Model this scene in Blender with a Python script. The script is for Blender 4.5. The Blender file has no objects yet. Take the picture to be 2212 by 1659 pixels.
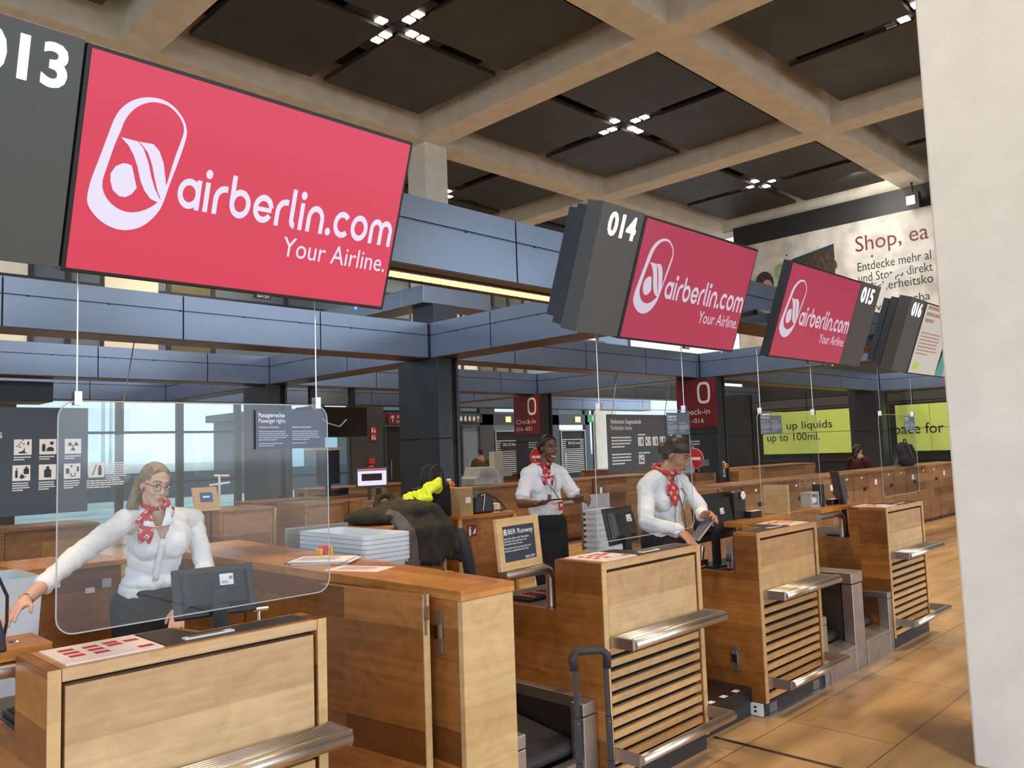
import bpy, bmesh, math, random
from mathutils import Vector, Matrix
random.seed(7)
sc = bpy.context.scene
COL = sc.collection
# ---------------------------------------------------------------- camera
def make_camera():
    yaw, pit, rol, f = math.radians(45.4965), math.radians(4.7263), math.radians(1.9913), 1762.5
    fw = Vector((math.sin(yaw)*math.cos(pit), math.cos(yaw)*math.cos(pit), math.sin(pit)))
    rt = Vector((math.cos(yaw), -math.sin(yaw), 0))
    dn = -rt.cross(fw)
    r2 = rt*math.cos(rol) + dn*math.sin(rol)
    d2 = -rt*math.sin(rol) + dn*math.cos(rol)
    cd = bpy.data.cameras.new('camera')
    cd.sensor_width = 36.0
    cd.lens = f/2212*36.0
    cd.clip_end = 400
    cd.clip_start = 0.05
    o = bpy.data.objects.new('camera', cd)
    COL.objects.link(o)
    m = Matrix.Identity(4)
    for i in range(3):
        m[i][0] = r2[i]; m[i][1] = -d2[i]; m[i][2] = -fw[i]
    m[0][3], m[1][3], m[2][3] = 0, 0, 1.65
    o.matrix_world = m
    sc.camera = o
make_camera()
# ---------------------------------------------------------------- sky and exposure
sc.view_settings.view_transform = 'Standard'
sc.view_settings.look = 'None'
sc.view_settings.gamma = 1.0
sc.view_settings.exposure = 0.0
sc.view_settings.use_curve_mapping = False
def make_world():
    w = bpy.data.worlds.new('sky'); sc.world = w
    w.use_nodes = True
    nt = w.node_tree; N = nt.nodes; L = nt.links
    N.clear()
    out = N.new('ShaderNodeOutputWorld'); bg = N.new('ShaderNodeBackground')
    tc = N.new('ShaderNodeTexCoord'); sp = N.new('ShaderNodeSeparateXYZ')
    L.new(tc.outputs['Generated'], sp.inputs[0])
    rp = N.new('ShaderNodeValToRGB')
    e = rp.color_ramp.elements
    e[0].position = 0.0; e[0].color = (0.30, 0.30, 0.28, 1)
    e[1].position = 1.0; e[1].color = (0.30, 0.50, 0.85, 1)
    a = e.new(0.495); a.color = (0.42, 0.44, 0.44, 1)
    a = e.new(0.505); a.color = (0.80, 0.92, 1.05, 1)
    a = e.new(0.60); a.color = (0.52, 0.74, 1.0, 1)
    mr = N.new('ShaderNodeMath'); mr.operation = 'MULTIPLY_ADD'; mr.inputs[1].default_value = 0.5; mr.inputs[2].default_value = 0.5
    L.new(sp.outputs[2], mr.inputs[0]); L.new(mr.outputs[0], rp.inputs[0])
    mp = N.new('ShaderNodeMapping'); mp.inputs['Scale'].default_value = (1, 1, 2.6)
    L.new(tc.outputs['Generated'], mp.inputs[0])
    nz = N.new('ShaderNodeTexNoise'); nz.inputs['Scale'].default_value = 4.0; nz.inputs['Detail'].default_value = 6
    L.new(mp.outputs[0], nz.inputs[0])
    cr = N.new('ShaderNodeValToRGB'); cr.color_ramp.elements[0].position = 0.42; cr.color_ramp.elements[1].position = 0.66
    L.new(nz.outputs[0], cr.inputs[0])
    up = N.new('ShaderNodeMath'); up.operation = 'GREATER_THAN'; up.inputs[1].default_value = 0.0
    L.new(sp.outputs[2], up.inputs[0])
    mu = N.new('ShaderNodeMath'); mu.operation = 'MULTIPLY'
    L.new(cr.outputs[0], mu.inputs[0]); L.new(up.outputs[0], mu.inputs[1])
    mx = N.new('ShaderNodeMix'); mx.data_type = 'RGBA'
    L.new(mu.outputs[0], mx.inputs[0]); L.new(rp.outputs[0], mx.inputs[6]); mx.inputs[7].default_value = (1.05, 1.06, 1.07, 1)
    L.new(mx.outputs[2], bg.inputs[0])
    # the sunny side of the sky lies behind the camera, in front of the terminal
    dt = N.new('ShaderNodeVectorMath'); dt.operation = 'DOT_PRODUCT'; dt.inputs[1].default_value = (-0.22, -0.975, 0.0)
    L.new(tc.outputs['Generated'], dt.inputs[0])
    st = N.new('ShaderNodeMapRange'); st.inputs[1].default_value = -0.2; st.inputs[2].default_value = 0.8; st.inputs[3].default_value = 1.15; st.inputs[4].default_value = 3.6
    L.new(dt.outputs['Value'], st.inputs[0]); L.new(st.outputs[0], bg.inputs[1])
    L.new(bg.outputs[0], out.inputs[0])
make_world()
def banner_fill():  # area lamp without a fixture, added to brighten the banner
    l = bpy.data.lights.new('banner_fill', 'AREA'); l.shape = 'RECTANGLE'; l.size = 9.0; l.size_y = 0.25; l.energy = 330; l.color = (1.0, 0.95, 0.86)
    o = bpy.data.objects.new('banner_fill', l); COL.objects.link(o); o.location = (23.95, 9.2, 9.2)
    o.rotation_euler = (0, math.radians(-48), 0)
banner_fill()
LAMPS = []   # filled by the downlight builder further below
# ---------------------------------------------------------------- materials
M = {}
def _principled(name):
    m = bpy.data.materials.new(name); m.use_nodes = True
    return m, m.node_tree, m.node_tree.nodes['Principled BSDF']
def mat(name, col, rough=0.5, metal=0.0, emit=None, estr=0.0, noise=0.0, nscale=8.0, trans=0.0, spec=0.5, bump=0.0, coat=0.0):
    m, nt, b = _principled(name)
    c4 = tuple(col)+(1,)
    b.inputs['Base Color'].default_value = c4
    b.inputs['Roughness'].default_value = rough
    b.inputs['Metallic'].default_value = metal
    b.inputs['Specular IOR Level'].default_value = spec
    if coat:
        b.inputs['Coat Weight'].default_value = coat; b.inputs['Coat Roughness'].default_value = 0.15
    if trans: b.inputs['Transmission Weight'].default_value = trans
    if emit:
        b.inputs['Emission Color'].default_value = tuple(emit)+(1,)
        b.inputs['Emission Strength'].default_value = estr
    if noise or bump:
        tc = nt.nodes.new('ShaderNodeTexCoord'); nz = nt.nodes.new('ShaderNodeTexNoise')
        nz.inputs['Scale'].default_value = nscale; nz.inputs['Detail'].default_value = 5
        nt.links.new(tc.outputs['Object'], nz.inputs[0])
        if noise:
            rp = nt.nodes.new('ShaderNodeValToRGB')
            rp.color_ramp.elements[0].position = 0.3; rp.color_ramp.elements[1].position = 0.7
            rp.color_ramp.elements[0].color = tuple(x*(1-noise) for x in col)+(1,)
            rp.color_ramp.elements[1].color = tuple(min(1, x*(1+noise)) for x in col)+(1,)
            nt.links.new(nz.outputs[0], rp.inputs[0]); nt.links.new(rp.outputs[0], b.inputs['Base Color'])
        if bump:
            bp = nt.nodes.new('ShaderNodeBump'); bp.inputs['Strength'].default_value = bump; bp.inputs['Distance'].default_value = 0.01
            nt.links.new(nz.outputs[0], bp.inputs['Height']); nt.links.new(bp.outputs[0], b.inputs['Normal'])
    M[name] = m
    return m
def wood(name, c1, c2, row=0.135, length=2.6, rough=0.38, grain=0.35):
    m, nt, b = _principled(name); N = nt.nodes; L = nt.links
    ge = N.new('ShaderNodeNewGeometry')
    sp = N.new('ShaderNodeSeparateXYZ'); L.new(ge.outputs['Position'], sp.inputs[0])
    sn = N.new('ShaderNodeSeparateXYZ'); L.new(ge.outputs['True Normal'], sn.inputs[0])
    ab = N.new('ShaderNodeMath'); ab.operation = 'ABSOLUTE'; L.new(sn.outputs[2], ab.inputs[0])
    gt = N.new('ShaderNodeMath'); gt.operation = 'GREATER_THAN'; gt.inputs[1].default_value = 0.6; L.new(ab.outputs[0], gt.inputs[0])
    ad = N.new('ShaderNodeMath'); ad.operation = 'ADD'; L.new(sp.outputs[0], ad.inputs[0]); L.new(sp.outputs[1], ad.inputs[1])
    side = N.new('ShaderNodeCombineXYZ'); L.new(ad.outputs[0], side.inputs[0]); L.new(sp.outputs[2], side.inputs[1])
    top = N.new('ShaderNodeCombineXYZ'); L.new(sp.outputs[1], top.inputs[0]); L.new(sp.outputs[0], top.inputs[1])
    mv = N.new('ShaderNodeMix'); mv.data_type = 'VECTOR'
    L.new(gt.outputs[0], mv.inputs[0]); L.new(side.outputs[0], mv.inputs[4]); L.new(top.outputs[0], mv.inputs[5])
    br = N.new('ShaderNodeTexBrick'); br.offset = 0.37
    br.inputs['Color1'].default_value = tuple(c1)+(1,); br.inputs['Color2'].default_value = tuple(c2)+(1,)
    br.inputs['Scale'].default_value = 1.0; br.inputs['Mortar Size'].default_value = 0.0
    br.inputs['Brick Width'].default_value = length; br.inputs['Row Height'].default_value = row
    L.new(mv.outputs[1], br.inputs['Vector'])
    mp = N.new('ShaderNodeMapping'); mp.inputs['Scale'].default_value = (1.6, 26, 1); L.new(mv.outputs[1], mp.inputs[0])
    nz = N.new('ShaderNodeTexNoise'); nz.inputs['Scale'].default_value = 1.6; nz.inputs['Detail'].default_value = 6; nz.inputs['Distortion'].default_value = 0.6
    L.new(mp.outputs[0], nz.inputs[0])
    n2 = N.new('ShaderNodeTexNoise'); n2.inputs['Scale'].default_value = 5.0; n2.inputs['Distortion'].default_value = 2.5; n2.inputs['Detail'].default_value = 4
    L.new(mv.outputs[1], n2.inputs[0])
    s = N.new('ShaderNodeMath'); s.operation = 'ADD'; L.new(nz.outputs[0], s.inputs[0]); L.new(n2.outputs[0], s.inputs[1])
    mr = N.new('ShaderNodeMapRange'); mr.inputs[1].default_value = 0.65; mr.inputs[2].default_value = 1.35
    mr.inputs[3].default_value = 1-grain; mr.inputs[4].default_value = 1+grain*0.6
    L.new(s.outputs[0], mr.inputs[0])
    mm = N.new('ShaderNodeMix'); mm.data_type = 'RGBA'; mm.blend_type = 'MULTIPLY'; mm.inputs[0].default_value = 1
    L.new(br.outputs[0], mm.inputs[6]); L.new(mr.outputs[0], mm.inputs[7])
    L.new(mm.outputs[2], b.inputs['Base Color'])
    b.inputs['Roughness'].default_value = rough
    b.inputs['Specular IOR Level'].default_value = 0.35
    M[name] = m
def floor_mat():
    m, nt, b = _principled('travertine'); N = nt.nodes; L = nt.links
    ge = N.new('ShaderNodeNewGeometry')
    br = N.new('ShaderNodeTexBrick'); br.offset = 0.5
    br.inputs['Color1'].default_value = (0.52, 0.33, 0.155, 1); br.inputs['Color2'].default_value = (0.58, 0.38, 0.19, 1)
    br.inputs['Mortar'].default_value = (0.20, 0.12, 0.06, 1)
    br.inputs['Scale'].default_value = 1.0; br.inputs['Mortar Size'].default_value = 0.004; br.inputs['Mortar Smooth'].default_value = 0.2
    br.inputs['Brick Width'].default_value = 1.25; br.inputs['Row Height'].default_value = 0.62
    mp0 = N.new('ShaderNodeMapping'); mp0.inputs['Location'].default_value = (0.33, 0.1, 0)
    L.new(ge.outputs['Position'], mp0.inputs[0]); L.new(mp0.outputs[0], br.inputs['Vector'])
    mp = N.new('ShaderNodeMapping'); mp.inputs['Scale'].default_value = (1.2, 6, 1); L.new(ge.outputs['Position'], mp.inputs[0])
    nz = N.new('ShaderNodeTexNoise'); nz.inputs['Scale'].default_value = 1.0; nz.inputs['Detail'].default_value = 7; L.new(mp.outputs[0], nz.inputs[0])
    mr = N.new('ShaderNodeMapRange'); mr.inputs[1].default_value = 0.3; mr.inputs[2].default_value = 0.7; mr.inputs[3].default_value = 0.72; mr.inputs[4].default_value = 1.15
    L.new(nz.outputs[0], mr.inputs[0])
    mm = N.new('ShaderNodeMix'); mm.data_type = 'RGBA'; mm.blend_type = 'MULTIPLY'; mm.inputs[0].default_value = 1
    L.new(br.outputs[0], mm.inputs[6]); L.new(mr.outputs[0], mm.inputs[7])
    # scattered brown pits
    mp2 = N.new('ShaderNodeMapping'); mp2.inputs['Scale'].default_value = (4, 12, 1); L.new(ge.outputs['Position'], mp2.inputs[0])
    n2 = N.new('ShaderNodeTexNoise'); n2.inputs['Scale'].default_value = 2.2; n2.inputs['Detail'].default_value = 8; n2.inputs['Roughness'].default_value = 0.7
    L.new(mp2.outputs[0], n2.inputs[0])
    cr = N.new('ShaderNodeValToRGB'); cr.color_ramp.elements[0].position = 0.66; cr.color_ramp.elements[1].position = 0.74
    L.new(n2.outputs[0], cr.inputs[0])
    m3 = N.new('ShaderNodeMix'); m3.data_type = 'RGBA'; L.new(cr.outputs[0], m3.inputs[0]); L.new(mm.outputs[2], m3.inputs[6]); m3.inputs[7].default_value = (0.16, 0.085, 0.04, 1)
    L.new(m3.outputs[2], b.inputs['Base Color'])
    b.inputs['Roughness'].default_value = 0.27; b.inputs['Specular IOR Level'].default_value = 0.45
    M['travertine'] = m
def glass_mat(name, tint=(0.93, 0.97, 0.97), refl=0.10, rough=0.0, edge=None):
    m = bpy.data.materials.new(name); m.use_nodes = True
    nt = m.node_tree; N = nt.nodes; L = nt.links; N.clear()
    out = N.new('ShaderNodeOutputMaterial'); tr = N.new('ShaderNodeBsdfTransparent'); gl = N.new('ShaderNodeBsdfGlossy')
    tr.inputs[0].default_value = tuple(tint)+(1,); gl.inputs['Roughness'].default_value = rough
    lw = N.new('ShaderNodeLayerWeight'); lw.inputs[0].default_value = 0.5
    pw = N.new('ShaderNodeMath'); pw.operation = 'POWER'; pw.inputs[1].default_value = 5.0; L.new(lw.outputs['Facing'], pw.inputs[0])
    ad = N.new('ShaderNodeMath'); ad.operation = 'MULTIPLY_ADD'; ad.inputs[1].default_value = 0.5; ad.inputs[2].default_value = refl
    L.new(pw.outputs[0], ad.inputs[0])
    mx = N.new('ShaderNodeMixShader'); L.new(ad.outputs[0], mx.inputs[0]); L.new(tr.outputs[0], mx.inputs[1]); L.new(gl.outputs[0], mx.inputs[2])
    L.new(mx.outputs[0], out.inputs[0])
    M[name] = m
wood('wood', (0.150, 0.048, 0.009), (0.46, 0.185, 0.042))
wood('wood_top', (0.44, 0.165, 0.035), (0.62, 0.27, 0.065), rough=0.22, grain=0.25)
wood('wood_panel', (0.40, 0.235, 0.120), (0.66, 0.45, 0.235), row=0.1783, length=60.0, grain=0.22)
wood('wood_end', (0.58, 0.37, 0.17), (0.68, 0.47, 0.22), row=0.16, grain=0.2)
wood('wood_slat', (0.55, 0.33, 0.14), (0.66, 0.41, 0.18), row=0.05, length=5, grain=0.2)
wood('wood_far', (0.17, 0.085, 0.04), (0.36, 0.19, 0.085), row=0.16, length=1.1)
floor_mat()
mat('black_gap', (0.006, 0.006, 0.007), 0.7)
mat('dark_lino', (0.045, 0.040, 0.040), 0.45, noise=0.15, nscale=40)
mat('steel', (0.78, 0.75, 0.71), 0.33, 1.0, noise=0.06, nscale=30)
mat('steel_dull', (0.46, 0.43, 0.41), 0.42, 1.0, noise=0.10, nscale=12)
mat('steel_dark', (0.13, 0.12, 0.11), 0.45, 0.9)
mat('chrome', (0.75, 0.74, 0.72), 0.12, 1.0)
mat('hinge_grey', (0.30, 0.30, 0.29), 0.4, 0.7)
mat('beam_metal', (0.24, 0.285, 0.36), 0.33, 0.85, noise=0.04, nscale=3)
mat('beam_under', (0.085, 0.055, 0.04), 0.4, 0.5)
mat('column_metal', (0.060, 0.068, 0.078), 0.42, 0.6, noise=0.06, nscale=3)
mat('sign_grey', (0.075, 0.082, 0.085), 0.5, noise=0.05, nscale=200)
mat('sign_frame', (0.010, 0.011, 0.014), 0.35)
mat('plinth', (0.030, 0.034, 0.040), 0.45)
mat('rubber', (0.022, 0.022, 0.024), 0.55, noise=0.2, nscale=20, bump=0.05)
mat('black_plastic', (0.014, 0.014, 0.016), 0.38)
mat('black_cloth', (0.010, 0.011, 0.014), 0.9, noise=0.3, nscale=60)
mat('navy_cloth', (0.020, 0.024, 0.040), 0.9, noise=0.2, nscale=60)
mat('olive_coat', (0.030, 0.028, 0.020), 0.9, noise=0.35, nscale=14, bump=0.3)
mat('grey_coat', (0.105, 0.095, 0.100), 0.85, noise=0.2, nscale=14, bump=0.3)
mat('paper', (0.82, 0.78, 0.80), 0.7)
mat('paper_pink', (0.82, 0.72, 0.70), 0.7)
mat('print_grey', (0.30, 0.28, 0.31), 0.8)
mat('white_paint', (0.85, 0.86, 0.87), 0.5)
mat('white_letter', (0.86, 0.87, 0.90), 0.5)
mat('soft_letter', (0.42, 0.46, 0.53), 0.6)
mat('white_plastic', (0.72, 0.74, 0.75), 0.4)
mat('tray_plastic', (0.74, 0.79, 0.84), 0.35, spec=0.5)
mat('bin_plastic', (0.62, 0.67, 0.72), 0.35)
mat('concrete', (0.68, 0.63, 0.53), 0.75, noise=0.10, nscale=2.5)
mat('concrete_light', (0.74, 0.74, 0.71), 0.7, noise=0.05, nscale=5, bump=0.05)
mat('ceiling_mesh', (0.040, 0.034, 0.027), 0.55, noise=0.2, nscale=1.5)
mat('void_black', (0.004, 0.004, 0.004), 0.9)
mat('lamp_warm', (1, 0.8, 0.5), emit=(1.0, 0.72, 0.42), estr=14)
mat('lamp_white', (1, 1, 1), emit=(1.0, 0.90, 0.76), estr=16)
mat('lamp_amber', (1, 0.6, 0.3), emit=(1.0, 0.50, 0.18), estr=7)
mat('strip_light', (1, 0.7, 0.4), emit=(1.0, 0.62, 0.32), estr=1.6, noise=0.0)
mat('digit_light', (1, 1, 1), emit=(1.0, 0.97, 0.90), estr=1.6)
mat('screen_red', (0.02, 0.0, 0.0), 0.25, emit=(0.68, 0.050, 0.100), estr=1.0)
mat('screen_red_dim', (0.02, 0.0, 0.0), 0.25, emit=(0.40, 0.040, 0.090), estr=1.0)
mat('screen_white', (0.02, 0.02, 0.02), 0.25, emit=(0.80, 0.74, 0.92), estr=1.0)
mat('screen_white_dim', (0.02, 0.02, 0.02), 0.25, emit=(0.60, 0.54, 0.64), estr=1.0)
mat('screen_pale', (0.02, 0.02, 0.02), 0.3, emit=(0.52, 0.49, 0.43), estr=1.0)
mat('screen_text', (0.02, 0.01, 0.01), 0.3, emit=(0.36, 0.18, 0.13), estr=1.0)
mat('screen_green', (0.02, 0.02, 0.01), 0.3, emit=(0.42, 0.52, 0.10), estr=1.0)
mat('screen_teal', (0.01, 0.02, 0.02), 0.3, emit=(0.06, 0.26, 0.24), estr=1.0)
mat('screen_lilac', (0.02, 0.02, 0.02), 0.3, emit=(0.42, 0.28, 0.33), estr=1.0)
mat('led_blue', (0, 0, 1), emit=(0.1, 0.15, 1.0), estr=3)
mat('sign_red', (0.165, 0.012, 0.020), 0.45)
mat('notice_blue', (0.095, 0.125, 0.185), 0.5)
mat('poster_blue', (0.060, 0.080, 0.110), 0.55)
mat('board_dark', (0.030, 0.040, 0.050), 0.5)
mat('lime_board', (0.42, 0.52, 0.11), 0.6, emit=(0.42, 0.52, 0.12), estr=0.30)
mat('dark_letter', (0.012, 0.016, 0.014), 0.6)
mat('maroon_letter', (0.14, 0.012, 0.018), 0.6)
mat('red_paint', (0.55, 0.025, 0.03), 0.45)
mat('yellow_paint', (0.80, 0.42, 0.02), 0.4)
mat('red_button', (0.80, 0.07, 0.02), 0.35)
mat('hivis', (0.66, 0.82, 0.02), 0.6, noise=0.1, nscale=20)
mat('reflective', (0.70, 0.74, 0.78), 0.4, 0.3)
mat('green_sign', (0.02, 0.28, 0.12), 0.5)
mat('blue_sheet', (0.03, 0.10, 0.32), 0.5)
mat('cardboard', (0.40, 0.25, 0.12), 0.7, noise=0.08, nscale=10)
mat('leather', (0.016, 0.016, 0.017), 0.42, noise=0.3, nscale=50, bump=0.1)
mat('gold', (0.80, 0.58, 0.25), 0.25, 1.0)
mat('shirt', (0.80, 0.81, 0.84), 0.75, noise=0.02, nscale=6, bump=0.10)
mat('brown_cloth', (0.070, 0.055, 0.040), 0.9)
mat('maroon_cloth', (0.06, 0.015, 0.02), 0.9)
mat('skin_fair', (0.62, 0.36, 0.26), 0.5, noise=0.05, nscale=14)
mat('skin_brown', (0.165, 0.068, 0.035), 0.45, noise=0.08, nscale=14)
mat('skin_tan', (0.46, 0.23, 0.14), 0.48, noise=0.06, nscale=14)
mat('hair_blonde', (0.22, 0.15, 0.085), 0.5, noise=0.35, nscale=35, bump=0.3)
mat('hair_black', (0.009, 0.007, 0.006), 0.4, noise=0.3, nscale=40, bump=0.3)
mat('hair_brown', (0.045, 0.025, 0.014), 0.42, noise=0.4, nscale=40, bump=0.3)
mat('lips_rose', (0.40, 0.11, 0.10), 0.35)
mat('lips_brown', (0.20, 0.055, 0.045), 0.35)
mat('lips_red', (0.33, 0.05, 0.05), 0.35)
mat('teeth', (0.80, 0.76, 0.70), 0.3)
mat('eye_white', (0.70, 0.68, 0.66), 0.3)
mat('eye_dark', (0.018, 0.014, 0.012), 0.2)
mat('brow', (0.035, 0.022, 0.015), 0.7)
mat('brow_fair', (0.16, 0.09, 0.05), 0.7)
mat('tights', (0.018, 0.014, 0.012), 0.5)
mat('facade_dark', (0.045, 0.050, 0.054), 0.5, noise=0.1, nscale=0.6)
mat('facade_green', (0.26, 0.31, 0.25), 0.4)
mat('facade_white', (0.72, 0.70, 0.58), 0.6, emit=(0.8, 0.76, 0.6), estr=0.25)
mat('facade_blue', (0.16, 0.21, 0.28), 0.4)
mat('facade_olive', (0.16, 0.15, 0.10), 0.5)
mat('frost', (0.40, 0.50, 0.52), 0.5)
mat('edge_grey', (0.42, 0.45, 0.47), 0.3)
mat('fence_grey', (0.05, 0.055, 0.06), 0.8)
mat('asphalt', (0.42, 0.43, 0.36), 0.9, noise=0.3, nscale=0.6)
mat('brown_house', (0.10, 0.095, 0.085), 0.8)
mat('wall_black', (0.022, 0.024, 0.024), 0.5)
mat('wall_panel', (0.060, 0.066, 0.068), 0.45, noise=0.05, nscale=1)
mat('photo_sky', (0.42, 0.50, 0.52), 0.6, noise=0.2, nscale=1.5)
mat('photo_skin', (0.45, 0.24, 0.16), 0.6)
mat('photo_hair', (0.05, 0.035, 0.025), 0.8, noise=0.5, nscale=8)
mat('photo_green', (0.30, 0.38, 0.16), 0.7, noise=0.4, nscale=6)
mat('purple_light', (0.20, 0.10, 0.40), emit=(0.30, 0.12, 0.65), estr=0.5)
mat('yellow_lit', (0.8, 0.75, 0.3), emit=(0.90, 0.82, 0.35), estr=0.8)
mat('terminal_grey', (0.48, 0.48, 0.46), 0.5)
glass_mat('acrylic', (0.95, 0.975, 0.98), 0.035)
glass_mat('window_glass', (0.88, 0.95, 0.95), 0.02)
glass_mat('smoke_glass', (0.30, 0.36, 0.36), 0.02)
def banner_mat():
    m, nt, b = _principled('banner_stone'); N = nt.nodes; L = nt.links
    tc = N.new('ShaderNodeTexCoord'); nz = N.new('ShaderNodeTexNoise'); nz.inputs['Scale'].default_value = 1.6; nz.inputs['Detail'].default_value = 8
    L.new(tc.outputs['Object'], nz.inputs[0])
    rp = N.new('ShaderNodeValToRGB'); e = rp.color_ramp.elements
    e[0].position = 0.35; e[0].color = (0.42, 0.40, 0.37, 1); e[1].position = 0.6; e[1].color = (0.62, 0.60, 0.56, 1)
    L.new(nz.outputs[0], rp.inputs[0])
    vo = N.new('ShaderNodeTexVoronoi'); vo.inputs['Scale'].default_value = 1.5; L.new(tc.outputs['Object'], vo.inputs[0])
    lt = N.new('ShaderNodeMath'); lt.operation = 'LESS_THAN'; lt.inputs[1].default_value = 0.055; L.new(vo.outputs['Distance'], lt.inputs[0])
    mx = N.new('ShaderNodeMix'); mx.data_type = 'RGBA'; L.new(lt.outputs[0], mx.inputs[0]); L.new(rp.outputs[0], mx.inputs[6]); mx.inputs[7].default_value = (0.06, 0.05, 0.045, 1)
    L.new(mx.outputs[2], b.inputs['Base Color']); b.inputs['Roughness'].default_value = 0.7
    M['banner_stone'] = m
banner_mat()
def scarf_mat():
    m, nt, b = _principled('scarf_red'); N = nt.nodes; L = nt.links
    tc = N.new('ShaderNodeTexCoord')
    mp = N.new('ShaderNodeMapping'); mp.inputs['Rotation'].default_value = (0, math.radians(45), 0); mp.inputs['Scale'].default_value = (22, 1, 22)
    L.new(tc.outputs['Object'], mp.inputs[0])
    sp = N.new('ShaderNodeSeparateXYZ'); L.new(mp.outputs[0], sp.inputs[0])
    outs = []
    for k in (0, 2):
        fr = N.new('ShaderNodeMath'); fr.operation = 'FRACT'; L.new(sp.outputs[k], fr.inputs[0])
        s = N.new('ShaderNodeMath'); s.operation = 'SUBTRACT'; s.inputs[1].default_value = 0.5; L.new(fr.outputs[0], s.inputs[0])
        a = N.new('ShaderNodeMath'); a.operation = 'ABSOLUTE'; L.new(s.outputs[0], a.inputs[0]); outs.append(a)
    mxm = N.new('ShaderNodeMath'); mxm.operation = 'MAXIMUM'; L.new(outs[0].outputs[0], mxm.inputs[0]); L.new(outs[1].outputs[0], mxm.inputs[1])
    lt = N.new('ShaderNodeMath'); lt.operation = 'LESS_THAN'; lt.inputs[1].default_value = 0.22; L.new(mxm.outputs[0], lt.inputs[0])
    gt = N.new('ShaderNodeMath'); gt.operation = 'GREATER_THAN'; gt.inputs[1].default_value = 0.09; L.new(mxm.outputs[0], gt.inputs[0])
    mu = N.new('ShaderNodeMath'); mu.operation = 'MULTIPLY'; L.new(lt.outputs[0], mu.inputs[0]); L.new(gt.outputs[0], mu.inputs[1])
    mx = N.new('ShaderNodeMix'); mx.data_type = 'RGBA'; L.new(mu.outputs[0], mx.inputs[0])
    mx.inputs[6].default_value = (0.50, 0.018, 0.030, 1); mx.inputs[7].default_value = (0.75, 0.52, 0.48, 1)
    L.new(mx.outputs[2], b.inputs['Base Color']); b.inputs['Roughness'].default_value = 0.5
    M['scarf_red'] = m
scarf_mat()
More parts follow.
